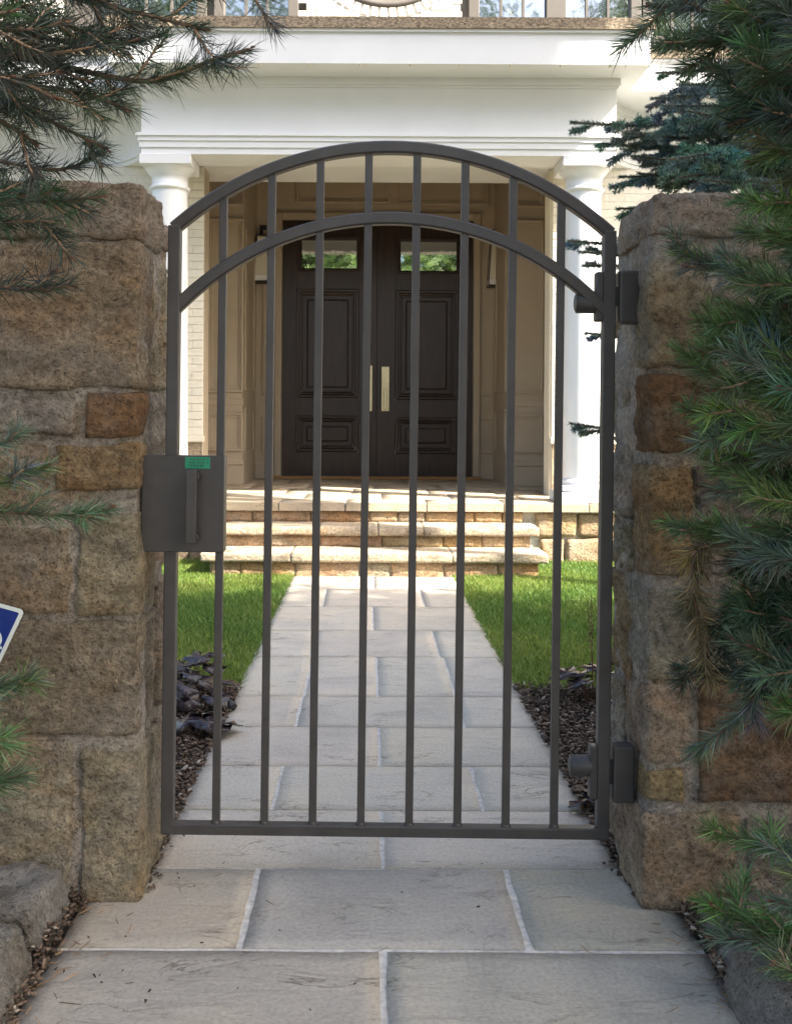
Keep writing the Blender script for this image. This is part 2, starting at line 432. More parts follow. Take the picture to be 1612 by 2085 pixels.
def grass_patch(name, x0, x1, y0, y1, n, label, edge, lnr=(.035, .07), bladew=.0042):
    x = nr.uniform(x0, x1, n); y = nr.uniform(y0, y1, n)
    base = np.stack([x, y, np.full(n, -.02)], 1)
    d = norm(np.stack([nr.normal(0, .28, n), nr.normal(0, .28, n), np.ones(n)], 1))
    bend = np.stack([nr.normal(0, .35, n), nr.normal(0, .35, n), nr.uniform(-.4, 0, n)], 1)
    ln = nr.uniform(*lnr, n)
    V, s, l = ribbons(base, d, ln, bladew * nr.uniform(.7, 1.3, n), bend)
    c = np.array([[.118, .205, .032]]) * nr.uniform(.6, 1.35, (n, 1)) + nr.uniform(0, 1, (n, 1)) ** 4 * np.array([[.20, .16, .06]])
    c = c * (1 + .25 * np.sin(x * 3.1 + np.sin(y * 2.3) * 2)[:, None] * np.array([[1, .5, .6]]))
    return tag(link(name, np_mesh(name, V, s, l, rep(np.clip(c, .004, 1), 5)), M['grass']), label, 'grass', kind='stuff')
grass_patch('lawn_grass', PL - 1.35, PL + .012, 4.34, 8.5, 95000, 'bright green mown lawn left of the stone path', 0)
grass_patch('lawn_grass', PR - .012, PR + 1.55, 4.34, 8.5, 110000, 'bright green mown lawn right of the stone path', 0)
grass_patch('lawn_grass', -5, PL - 1.35, 4.4, 8.5, 45000, 'outer lawn beyond the left stone wall', 0, bladew=.009)
grass_patch('lawn_grass', PR + 1.55, 5, 4.4, 8.5, 45000, 'outer lawn beyond the right stone wall', 0, bladew=.009)

def chips(name, pts, size, colr, label, cat, flat=.35, matn='chips'):
    n = len(pts)
    cube = np.array([[-1, -1, -1], [1, -1, -1], [1, 1, -1], [-1, 1, -1], [-1, -1, 1], [1, -1, 1], [1, 1, 1], [-1, 1, 1]]) * .5
    V = cube[None] * (1 + nr.normal(0, .22, (n, 8, 3)))
    V *= np.stack([size * nr.uniform(.6, 1.7, n), size * nr.uniform(.4, .9, n), size * flat * nr.uniform(.5, 1.3, n)], 1)[:, None]
    a = nr.uniform(0, 6.28, n); t = nr.normal(0, .4, n)
    Rz = np.zeros((n, 3, 3)); Rz[:, 0, 0] = np.cos(a); Rz[:, 0, 1] = -np.sin(a); Rz[:, 1, 0] = np.sin(a); Rz[:, 1, 1] = np.cos(a); Rz[:, 2, 2] = 1
    Rx = np.zeros((n, 3, 3)); Rx[:, 0, 0] = np.cos(t); Rx[:, 0, 2] = -np.sin(t); Rx[:, 2, 0] = np.sin(t); Rx[:, 2, 2] = np.cos(t); Rx[:, 1, 1] = 1
    V = np.einsum('nij,nkj->nki', Rz @ Rx, V) + pts[:, None]
    q = np.array([0, 3, 2, 1, 4, 5, 6, 7, 0, 1, 5, 4, 1, 2, 6, 5, 2, 3, 7, 6, 3, 0, 4, 7])
    loops = (np.arange(n)[:, None] * 8 + q).ravel()
    return tag(link(name, np_mesh(name, V.reshape(-1, 3), np.full(n * 6, 4), loops, rep(colr, 8)), M[matn]), label, cat, kind='stuff')
def chipcol(n): 
    c = np.array([[.085, .060, .043]]) * nr.uniform(.3, 2.2, (n, 1)); p = nr.uniform(0, 1, n) > .95
    c[p] = np.array([.32, .28, .23]); return c
for (x0, x1, lab) in ((PL - 1.0, PL + .02, 'dark bark mulch in the bed left of the path'), (PR - .02, PR + 1.0, 'dark bark mulch in the bed right of the path')):
    n = 13000; p = np.stack([nr.uniform(x0, x1, n), nr.uniform(2.75, 4.42, n), nr.uniform(.0, .024, n)], 1)
    chips('bark_mulch', p, .013, chipcol(n), lab, 'mulch')
for (x0, x1, lab) in ((-1.6, QL + .02, 'bark mulch and needle litter under the left pine'), (QR - .02, 1.7, 'bark mulch and needle litter under the right pine')):
    n = 12000; p = np.stack([nr.uniform(x0, x1, n), nr.uniform(1.2, 2.45, n), nr.uniform(.01, .035, n)], 1)
    chips('bark_mulch', p, .011, chipcol(n), lab, 'mulch')

# ---------------------------------------------------------------- stone gate walls
def stone_wall(label, inner, sgn, DF, DB, top, front, seed, far):
    w_ = empty('stone_wall', (inner + sgn * .5, (DF + DB) / 2, 0), label, 'wall')
    mid_ = inner + sgn * 1.0
    rough_block(inner + sgn * .004, mid_, DF + .004, DB - .006, -.12, top - .03, seed, .015, .015, .007, 12).build('mortar', M['mortar'], w_, MORT)
    rough_block(mid_ - sgn * .02, far, DF + .006, DB - .006, -.12, top - .035, seed, .06, .03, .008, 8).build('mortar', M['mortar'], w_, MORT)
    k = seed * 50
    for (xa, xb, ya, yb, c, dep, pr) in front:
        k += 1
        X0, X1 = XX(xa, DF), XX(xb, DF); z0, z1 = ZZ(yb, DF), ZZ(ya, DF)
        corner = abs((X1 if sgn < 0 else X0) - inner) < .045
        if corner:
            if sgn < 0: X1 = inner + pr
            else: X0 = inner - pr
        z0 = max(z0, -.1)
        y1 = DF + dep if corner else DF + .14
        big = (X1 - X0) * (z1 - z0) > .05
        o = rough_block(X0, X1, DF - .004 - rnd.uniform(0, .008), y1, z0, z1, k, .0115 if abs(X0) < 1.2 else .03, .006, .0105, 10, 1.8).build('stone', M['stone'], w_, jit(c, .10))
    return w_
T, G, Ru, O = TAN, GREY, RUST, OCH
left_front = [
    (-60, 300, 374, 486, T, .26, .004), (-560, -72, 384, 500, T, .2, 0),
    (-190, 290, 494, 792, T, .17, .004), (-640, -206, 508, 800, G, .2, 0),
    (-130, 156, 815, 888, G, .2, 0), (177, 290, 804, 893, Ru, .085, .003), (-520, -146, 812, 900, T, .2, 0),
    (112, 290, 911, 999, O, .11, .004), (-240, 96, 908, 1046, T, .2, 0), (-600, -256, 912, 1050, O, .2, 0),
    (162, 290, 1052, 1254, T, .20, .004), (-170, 142, 1078, 1252, T, .2, 0), (-600, -190, 1064, 1250, G, .2, 0),
    (-160, 290, 1273, 1500, T, .20, .004), (-640, -176, 1270, 1500, T, .2, 0),
    (172, 290, 1530, 1835, T, .22, .014), (-190, 150, 1512, 1850, T, .2, 0), (-640, -206, 1512, 1860, G, .2, 0)]
lw = stone_wall('rough sandstone wall on the left of the gate with blue sign before it', WL, -1, LF, LB, ZZ(372, LF), left_front, 1, -4.2)
right_front = [
    (1322, 1605, 392, 478, G, .30, .004), (1620, 2100, 396, 486, T, .2, 0),
    (1322, 1440, 524, 742, T, .16, .003), (1460, 1720, 500, 640, G, .2, 0), (1738, 2100, 500, 650, T, .2, 0), (1464, 1800, 660, 742, T, .2, 0),
    (1322, 1474, 762, 914, Ru, .12, .003), (1494, 1800, 758, 930, T, .2, 0),
    (1322, 1404, 948, 1166, O, .12, .004), (1424, 1690, 1000, 1160, G, .2, 0), (1420, 1760, 945, 985, T, .2, 0),
    (1322, 1560, 1195, 1380, G, .21, .005), (1580, 1900, 1180, 1350, T, .2, 0),
    (1322, 1400, 1402, 1545, T, .2, .006), (1428, 1760, 1384, 1628, Ru, .2, 0),
    (1316, 1394, 1566, 1632, O, .07, .007), 
    (1316, 1500, 1655, 1850, T, .2, .016), (1520, 1900, 1660, 1860, G, .2, 0)]
rw = stone_wall('rough sandstone wall on the right of the gate behind the pine', WR, 1, RF, RB, ZZ(386, RF), right_front, 2, 4.2)
# stones showing on the inner faces behind the corner stones
def inner_stones(w_, inner, sgn, items, DB, seed):
    for i, (za, zb, ya, c) in enumerate(items):
        x0, x1 = inner - sgn * .002, inner + sgn * .16
        rough_block(x0, x1, ya, DB - .004, za, zb, seed + i, .011, .007, .017, 11, 1.5).build('stone', M['stone'], w_, jit(c, .1))
inner_stones(lw, WL, -1, [(1.68, 1.73, 2.72, G), (1.28, 1.62, 2.63, T), (.99, 1.25, 2.54, G), (.78, .98, 2.57, T), (.42, .74, 2.66, T), (.15, .38, 2.66, G), (-.05, .13, 2.68, T)], LB, 301)
inner_stones(rw, WR, 1, [(1.42, 1.60, 2.58, O), (1.18, 1.40, 2.585, T), (.95, 1.15, 2.55, G), (.80, .93, 2.54, T), (.52, .78, 2.545, O), (.26, .49, 2.63, G), (.05, .24, 2.5, T)], RB, 351)

# ---------------------------------------------------------------- gate
GD = 2.5; GS = F / GD
gate = empty('metal_gate', (XX(792, GD), GD, 0), 'bronze metal garden gate with double arched top and vertical bars', 'gate')
gx = lambda x: (x - PX) / GS
gz = lambda y: H + (PY - y) / GS
PW, BW, GT = .031, .0195, .032
xl, xr = gx(338.5), gx(1246.5); zb, cx = gz(1701), gx(792.5)
hw = PW / 2
def flat_arc(R_, zc, xa, xb, wd, dep, n=48):
    "square tube bent to an arc, outer radius R_ about (cx, zc), between xa and xb"
    a0, a1 = math.acos((xa - cx) / R_), math.acos((xb - cx) / R_); v = []
    for i in range(n + 1):
        a = a0 + (a1 - a0) * i / n
        ring = []
        bv = .004
        for (rr, yy) in ((-bv, -dep / 2), (0, -dep / 2 + bv), (0, dep / 2 - bv), (-bv, dep / 2), (-wd + bv, dep / 2), (-wd, dep / 2 - bv), (-wd, -dep / 2 + bv), (-wd + bv, -dep / 2)):
            ring.append((cx + (R_ + rr) * math.cos(a), GD + yy, zc + (R_ + rr) * math.sin(a)))
        v += ring
    f = [(i * 8 + j, i * 8 + (j + 1) % 8, (i + 1) * 8 + (j + 1) % 8, (i + 1) * 8 + j) for i in range(n) for j in range(8)]
    f += [tuple(range(8)), tuple(range(n * 8, n * 8 + 8))]
    return MB().add(v, f)
# outer arch
half = (xr - xl) / 2; top1 = gz(288); end1 = gz(463); s1 = top1 - end1; R1 = (half ** 2 + s1 ** 2) / (2 * s1); zc1 = top1 - R1
ih = half - PW; top2 = gz(432); end2 = gz(606); s2 = top2 - end2; R2 = (ih ** 2 + s2 ** 2) / (2 * s2); zc2 = top2 - R2
arcz = lambda R_, zc, x: zc + math.sqrt(R_ ** 2 - (x - cx) ** 2)
flat_arc(R1, zc1, xl + .003, xr - .003, PW, GT).build('outer_arch', M['iron'], gate)
flat_arc(R2, zc2, xl + .006, xr - .006, PW, GT - .002).build('inner_arch', M['iron'], gate)
MB().box(xl, xl + PW, GD - GT / 2 - .0006, GD + GT / 2 + .0006, zb + .001, arcz(R1, zc1, xl + .004) - .006, .003).build('post', M['iron'], gate)
MB().box(xr - PW, xr, GD - GT / 2 - .0006, GD + GT / 2 + .0006, zb + .001, arcz(R1, zc1, xr - .004) - .006, .003).build('post', M['iron'], gate)
MB().box(xl + PW - .003, xr - PW + .003, GD - GT / 2 + .0007, GD + GT / 2 - .0007, zb, zb + .028, .003).build('bottom_rail', M['iron'], gate)
sp = (xr - xl - PW) / 9
bx = [xl + hw + sp * (i + 1) for i in range(8)]
for x in bx:
    MB().box(x - BW / 2, x + BW / 2, GD - .0095, GD + .0095, zb + .024, arcz(R1, zc1, x) - PW + .004, .0018).build('bar', M['iron'], gate)
    # weld beads where bars meet rail and arches
m = MB()
for x in bx:
    for z in (zb + .028,): m.lathe(x, GD, [(.013, z - .001), (.0125, z + .003), (.0105, z + .007)], 12)
tag(m.build('weld_bead', M['iron'], gate), kind='stuff')
# lock box with handle and sticker
b0, b1, bz0, bz1 = gx(293), gx(459.5), gz(1127), gz(932)
MB().box(b0, b1, GD - GT / 2 - .008, GD + GT / 2 + .012, bz0, bz1, .0025).build('lock_box', M['iron'], gate)
FB = GD - GT / 2 - .008
hd = MB().box(gx(390), gx(411), FB - .052, FB - .036, gz(1104), gz(959), .002)
hd.box(gx(396), gx(414), FB - .037, FB + .002, gz(978), gz(966), .002).box(gx(396), gx(414), FB - .037, FB + .002, gz(1098), gz(1087), .002)
hd.build('pull_handle', M['iron'], gate)
st = MB().box(gx(380.5), gx(431), FB - .0012, FB + .001, gz(957.5), gz(934.5), 0).build('sticker', M['green'], gate)
pr_ = MB()
for row, yy in enumerate((939.5, 945.5, 951.5)):
    x = 387 if row else 391
    x1 = (424, 428, 420)[row]
    while x < x1:
        ww = rnd.choice((2.2, 3.0, 3.6)); hh = rnd.uniform(2.2, 3.6)
        pr_.box(gx(x), gx(x + ww * .75), FB - .0018, FB - .001, gz(yy + hh / 2), gz(yy - hh / 2)); x += ww + rnd.choice((.8, 1, 3))
pr_.build('print', M['greendark'], st)
# hinges
for (py0, py1, ky) in ((548, 652, 610), (1512, 1624, 1557)):
    hx = -9 if py0 > 1000 else 0
    sh = (lambda x, q=hx: gx(x + q * .4 + 0))
    MB().box(gx(1207), gx(1224), GD - GT / 2 + .003, GD + GT / 2 + .006, gz(py1 - 3), gz(py0), .005).build('hinge_plate', M['iron'], gate)
    MB().tube([(gx(1168), GD + .012, gz(ky)), (gx(1171), GD + .012, gz(ky)), (gx(1211), GD + .012, gz(ky))], [.019, .027, .027], 20).build('hinge_knuckle', M['iron'], gate)
    MB().box(gx(1253), gx(1297), GD - GT / 2 - .004, GD + GT / 2 + .014, gz(py1 + 1), gz(py0 - 2), .006).build('wall_hinge', M['iron'], gate)
    MB().box(gx(1240), gx(1262), GD - .007, GD + .007, gz(py1 - 35), gz(py0 + 30)).build('hinge_pin', M['black'], gate)
gate.rotation_euler = (0, R(.42), 0)
gate.location = gate.location + Vector((-.0, 0, 0))
# rotate about the gate's mid height so the frame hangs slightly askew
mid = Vector((0, 0, gz(1000))); gate.location += mid - Matrix.Rotation(R(.42), 3, 'Y') @ mid

# ---------------------------------------------------------------- house
XC = .085; PZ = .506; SF = 8.38
house = empty('house', (XC, 9.3, 0), 'white house with columned porch and dark double front door', 'house')
SC = [(.42, .30, .18), (.43, .32, .20), (.40, .285, .175), (.42, .285, .15), (.40, .33, .24)]
# porch base and floor
MB().box(XC - 2.36, XC + 2.36, SF + .09, 12.3, -.12, PZ - .085).build('porch_base', M['joint'], house)
pf = MB().box(XC - 2.36, XC + 2.36, SF + .05, 12.2, PZ - .0845, PZ - .010).build('porch_floor', M['joint'], house)
ys = [SF, SF + .42, SF + 1.1, SF + 1.8, SF + 2.6, 11.95]
for r in range(5):
    xs = [XC - 2.4, XC - 1.7, XC - .95, XC - .3, XC + .42, XC + 1.1, XC + 1.75, XC + 2.4]
    xs = [xs[0]] + [x + rnd.uniform(-.12, .12) + (.3 if r % 2 else 0) for x in xs[1:-1]] + [xs[-1]]
    for i in range(7):
        s_ = slab(xs[i], xs[i + 1], ys[r], ys[r + 1], 500 + r * 7 + i, .004, PZ, .07 if r == 0 else .03, pf, .12, 'floor_stone')
        s_.color = (*jit((.46, .38, .275), .05), 1)
# stone facing of the porch base
for sgn in (-1, 1):
    for zi, (z0, z1) in enumerate(((-.08, .20), (.215, .425))):
        e = [1.36, 1.72, 2.05, 2.37] if zi else [1.40, 1.62, 1.98, 2.37]
        for i in range(3):
            rough_block(XC + sgn * e[i] + sgn * .006, XC + sgn * e[i + 1] - sgn * .006, SF + .05, SF + .18, z0, z1, 600 + zi * 9 + i + sgn * 40, .035, .02, .01, 8).build('base_stone', M['stepstone'], house, jit(SC[(i + zi) % 4]))
# steps
steps = empty('stone_steps', (.06, 7.9, 0), 'three sandstone steps leading up to the porch', 'steps')
SX0, SX1 = -1.29, 1.405
lev = [(7.58, .177), (7.98, .339), (SF, PZ)]
for i, (yn, z) in enumerate(lev[:2]):
    yb_ = lev[i + 1][0] + .07
    MB().box(SX0 + .09, SX1 - .09, yn + .06, SF + .12, -.08 if i == 0 else lev[0][1] - .02, z - .072).build('step_core', M['joint'], steps)
    es = [SX0, SX0 + .70 + .2 * i, SX0 + 1.28 + .1 * i, SX0 + 1.95 - .2 * i, SX1]
    for j in range(4):
        o = rough_block(es[j] + .001, es[j + 1] - .001, yn, yb_, z - .070, z, 700 + i * 10 + j, .022, .005, .0035, 12).build('tread_stone', M['stepstone'], steps, jit((.46, .385, .285), .04))
for i, (yn, z) in enumerate(lev):
    z0 = -.06 if i == 0 else lev[i - 1][1] - .002
    x = SX0 + .07; k = 0
    while x < SX1 - .1:
        wdt = min(rnd.choice((.24, .32, .42, .5)), SX1 - .07 - x)
        if SX1 - .07 - x - wdt < .12: wdt = SX1 - .07 - x
        rough_block(x + .002, x + wdt - .002, yn + .035, yn + .12, z0, z - .073, 750 + i * 20 + k, .03, .010, .006, 10).build('riser_stone', M['stepstone'], steps, jit(SC[(k * 3 + i) % 5], .12)); x += wdt; k += 1

# columns
CD = 8.68
cs = F / CD
for sgn in (-1, 1):
    c_x = XC - .015 + sgn * 1.826
    z_n = 3.225
    shaft = MB(); prof = []
    for t in range(17):
        q = t / 16; prof.append((.168 - .014 * q ** 1.8, PZ + .20 + (z_n - PZ - .20) * q))
    shaft.lathe(c_x, CD, prof, 56)
    sh_ = shaft.build('column', M['white'], house)
    MB().box(c_x - .245, c_x + .245, CD - .235, CD + .235, PZ + .001, PZ + .09, .006).build('plinth', M['white'], sh_)
    MB().lathe(c_x, CD, [(.20, PZ + .091), (.228, PZ + .10), (.235, PZ + .12), (.228, PZ + .14), (.20, PZ + .152), (.186, PZ + .156), (.184, PZ + .168), (.192, PZ + .174), (.196, PZ + .184), (.188, PZ + .194), (.172, PZ + .2)], 56).build('base', M['white'], sh_)
    MB().lathe(c_x, CD, [(.155, z_n), (.168, z_n + .002), (.178, z_n + .014), (.178, z_n + .024), (.168, z_n + .036), (.157, z_n + .040), (.157, z_n + .12), (.166, z_n + .123), (.168, z_n + .135), (.185, z_n + .15), (.205, z_n + .175), (.214, z_n + .192)], 56).build('capital', M['white'], sh_)
    MB().box(c_x - .222, c_x + .222, CD - .222, CD + .222, z_n + .193, 3.503, .005).build('abacus', M['white'], sh_)

# entablature: concave returns on both sides link the porch to the wings
ED = 8.48; EHW = 2.05; RC = .92; WD = 9.4
def ent_poly(off, back=9.9):
    "plan of the entablature grown outwards by off"
    hwx = EHW + off; pts = []
    for sgn in (1, -1):
        seg = []
        cxx = XC + sgn * (EHW + RC); cyy = 8.62 - 0; rr = RC - off
        seg.append((XC + sgn * hwx, ED - off))
        seg.append((XC + sgn * hwx, cyy - .0))
        for k in range(1, 15):
            a = k / 14 * math.pi / 2
            seg.append((cxx - sgn * rr * math.cos(a), cyy + rr * math.sin(a)))
        seg.append((XC + sgn * 5.6, cyy + rr)); seg.append((XC + sgn * 5.6, back))
        pts.append(seg)
    return pts[0] + pts[1][::-1]
def ent(name, z0, z1, off, mat, inner=None):
    # a band with the porch left open behind the beam
    m_ = MB(); poly = ent_poly(off); n = len(poly)
    m_.prism(poly, z0, z1)
    return m_.build(name, mat, house)
ez = lambda y: 1.185 + (862 - y) / (F / ED)
# beam between the columns (open behind), then solid bands above the porch ceiling
beam_l = XC - EHW; beam_r = XC + EHW
def band(name, z0, z1, off, mat):
    m_ = MB(); m_.box(beam_l - off, beam_r + off, ED - off, ED + .38, z0, z1)
    for sgn in (-1, 1):
        m_.box(XC + sgn * (EHW + off), XC + sgn * (EHW - .36), ED + .381, 9.29, z0, z1)
    return m_.build(name, mat, house)
band('architrave', 3.505, 3.56, 0, M['white'])
band('architrave', 3.5605, 3.615, .014, M['white'])
ent('architrave', 3.6155, 3.655, .026, M['white'])
ent('fillet', 3.6555, 3.672, .042, M['white'])
ent('fillet', 3.6725, 3.684, .030, M['white'])
ent('frieze', 3.6845, 4.085, .0, M['white'])
ent('bed_mould', 4.0855, 4.105, .012, M['white'])
ent('bed_mould', 4.1055, 4.172, .028, M['white'])
def eave(name, z0, z1, off, side, wing, mat):
    "eave band: porch part in front, the wings' eaves stepped back"
    pts = []
    for sgn in (1, -1):
        pts.append([(XC + sgn * (EHW + side), ED - off), (XC + sgn * (EHW + side), wing - .05), (XC + sgn * (EHW + side + .06), wing), (XC + sgn * 5.6, wing), (XC + sgn * 5.6, 9.9)])
    return MB().prism(pts[0] + pts[1][::-1], z0, z1).build(name, mat, house)
eave('eave_soffit', 4.1725, 4.198, .33, .17, 8.79, M['cream'])
eave('fascia', 4.166, 4.425, .352, .19, 8.76, M['white'])
eave('fascia_cap', 4.4255, 4.447, .375, .21, 8.735, M['white'])
eave('roof_edge', 4.4475, 4.490, .392, .225, 8.72, M['shingle'])
eave('roof_edge', 4.4905, 4.548, .372, .21, 8.74, M['shingle'])
# small brackets under the fascia
m = MB()
for i in range(14):
    x = XC - 2.25 + i * .417
    m.lathe(x, ED - .33, [(.010, 4.150), (.012, 4.157), (.012, 4.166)], 10)
m.build('drip_stud', M['cream'], house)
# porch ceiling and recess
CZ = 4.46
OL, OR_ = -1.56, 1.745     # opening in the brick front wall
FW = 9.3
for (a, b) in ((-5.6, OL), (OR_, 5.6)):
    MB().box(a, b, FW + .012, FW + .25, -.1, 3.612).build('brick_wall', M['brickwall'], house)
    s0, s1 = (a, b + .02) if a < 0 else (a - .02, b)
    MB().box(s0, s1, FW - .05, FW + .011, 1.0, 1.062, .008).build('stone_ledge', M['cream'], house)
    MB().box(a, b - .002 if a < 0 else b, FW - .02, FW + .011, -.1, .9995).build('stone_base', M['stepstone'], house, (.42, .34, .235))
# jamb trim of the recess
MB().box(OL - .002, OL + .004, FW + .026, FW + .30, PZ, 3.61).build('recess_trim', M['tan'], house)
MB().box(OR_ - .022, OR_ + .002, FW + .03, FW + .30, PZ, 3.61).build('recess_trim', M['cream'], house)
# bricks next to the opening
brick_me = MB().box(-.1065, .1065, -.009, .009, -.0342, .0342, .004).mesh('brick'); brick_me.materials.append(M['brick'])
hb_me = MB().box(-.0515, .0515, -.009, .009, -.0342, .0342, .004).mesh('half_brick'); hb_me.materials.append(M['brick'])
for sgn, xe in ((-1, OL), (1, OR_)):
    z = 1.062 + .0375; r = 0
    while z < 3.58:
        xs = [(.105, brick_me), (.32, brick_me)] if r % 2 == 0 else [(.05, hb_me), (.21, brick_me)]
        for dx, me in xs:
            o = link('brick', me, None, house, loc=(xe + sgn * (dx + .001), FW + .012 + rnd.uniform(-.003, .003), z + rnd.uniform(-.002, .002)))
            o.rotation_euler = (0, rnd.uniform(-.012, .012), rnd.uniform(-.02, .02))
        z += .075; r += 1
# recess: side walls, flank walls, door wall, ceiling
RW = 2.35; FD = 10.78; DD = 12.02; FI = 1.46
MB().box(XC - RW - .05, XC + RW + .05, FW + .26, DD + .15, CZ, CZ + .06).build('porch_ceiling', M['tan'], house)
for sgn in (-1, 1):
    MB().box(XC + sgn * RW, XC + sgn * (RW + .05), FW + .26, FD + .1, PZ - .01, CZ - .0005).build('recess_wall', M['tan'], house)
def frame_px(name, x0, x1, y0, y1, D, mat, parent, t=.026, pr=.030, panel=True, inset=.0):
    "raised rectangular moulding given by photo edges, on a wall whose face is at D"
    X0, X1, z0, z1 = XX(x0, D), XX(x1, D), ZZ(y1, D), ZZ(y0, D); m_ = MB()
    for (a, b, c, d) in ((X0, X1, z0, z0 + t), (X0, X1, z1 - t, z1), (X0, X0 + t, z0 + t, z1 - t), (X1 - t, X1, z0 + t, z1 - t)):
        m_.box(a, b, D - pr, D + .005, c, d, .006)
    t2 = t * 1.0
    for (a, b, c, d) in ((X0 + t, X1 - t, z0 + t, z0 + t + t2), (X0 + t, X1 - t, z1 - t - t2, z1 - t), (X0 + t, X0 + t + t2, z0 + t + t2, z1 - t - t2), (X1 - t - t2, X1 - t, z0 + t + t2, z1 - t - t2)):
        m_.box(a, b, D - pr * .45, D + .005, c, d, .003)
    return m_.build(name, mat, parent)
for sgn in (-1, 1):
    mx = (lambda x, D: x) if sgn < 0 else (lambda x, D: 2 * (PX + XC * F / D) - x)
    fl = MB().box(XC + sgn * FI, XC + sgn * (RW - .001), FD, DD + .08, PZ - .01, CZ - .0005).build('flank_wall', M['tan'], house)
    def fr(x0, x1, y0, y1, D, par=fl, **k):
        a, b = sorted((mx(x0, D), mx(x1, D))); return frame_px('panel_moulding', a, b, y0, y1, D, M['tan'], par, **k)
    fr(423, 495, 446, 800, FD); fr(423, 495, 842, 920, FD); fr(330, 405, 446, 800, FD); fr(330, 405, 842, 920, FD)
    fr(423, 495, 358, 420, FD)
    MB().box(XC + sgn * (FI - .02), XC + sgn * (RW - .002), FD - .022, FD + .02, PZ - .001, ZZ(948, FD), .006).build('baseboard', M['tan'], fl)
    MB().box(XC + sgn * (FI - .02), XC + sgn * (RW - .002), FD - .032, FD + .01, ZZ(947.9, FD), ZZ(937, FD), .01).build('baseboard_cap', M['tan'], fl)
    MB().box(XC + sgn * (FI - .012), XC + sgn * (RW - .002), FD - .014, FD + .01, ZZ(826, FD), ZZ(814, FD), .004).build('panel_rail', M['tan'], fl)
    # return side panels
    for (z0, z1) in ((1.55, 3.35), (.85, 1.35)):
        m_ = MB(); xf = XC + sgn * FI
        for (ya, yb2, za, zb2) in ((FD + .2, DD - .2, z0, z0 + .025), (FD + .2, DD - .2, z1 - .025, z1), (FD + .2, FD + .225, z0 + .025, z1 - .025), (DD - .225, DD - .2, z0 + .025, z1 - .025)):
            m_.box(xf - sgn * .014, xf + sgn * .002, ya, yb2, za, zb2, .004)
        m_.build('panel_moulding', M['tan'], fl)
dw = MB()
for (a_, b_, c_, e_) in ((XC - FI + .0005, XX(574, DD), PZ - .01, CZ - .0005), (XX(961, DD), XC + FI - .0005, PZ - .01, CZ - .0005), (XX(574, DD) + .0005, XX(961, DD) - .0005, ZZ(449, DD), CZ - .0005)):
    dw.box(a_, b_, DD + .03, DD + .16, c_, e_)
dw = dw.build('door_wall', M['tan'], house)
WDD = DD + .03
for (a, b, c, d) in ((600, 790, 356, 414), (808, 992, 358, 416)): frame_px('panel_moulding', a, b, c, d, WDD, M['tan'], dw)
for (a, b) in ((538, 562), (975, 1003)):
    frame_px('panel_moulding', a - 4, b + 3, 470, 806, WDD, M['tan'], dw, t=.016); frame_px('panel_moulding', a - 4, b + 3, 850, 922, WDD, M['tan'], dw, t=.016)
for (a, b) in ((XC - FI, XX(566, DD)), (XX(968, DD), XC + FI)):
    MB().box(a + .001, b, WDD - .025, WDD + .01, PZ - .001, ZZ(940, DD), .006).build('baseboard', M['tan'], dw)
# door casing
dl, dr, dt = XX(573, DD), XX(962, DD), ZZ(450, DD)
MB().box(dl - .085, dl - .002, WDD - .05, WDD + .005, PZ, dt + .10, .008).build('door_casing', M['tan'], house)
MB().box(dr + .002, dr + .085, WDD - .05, WDD + .005, PZ, dt + .10, .008).build('door_casing', M['tan'], house)
MB().box(dl - .0015, dr + .0015, WDD - .05, WDD + .005, dt + .003, dt + .10, .008).build('door_casing', M['tan'], house)
MB().box(dl - .08, dr + .10, DD - .16, DD - .015, PZ + .001, PZ + .035, .006).build('threshold', M['mat'], house)
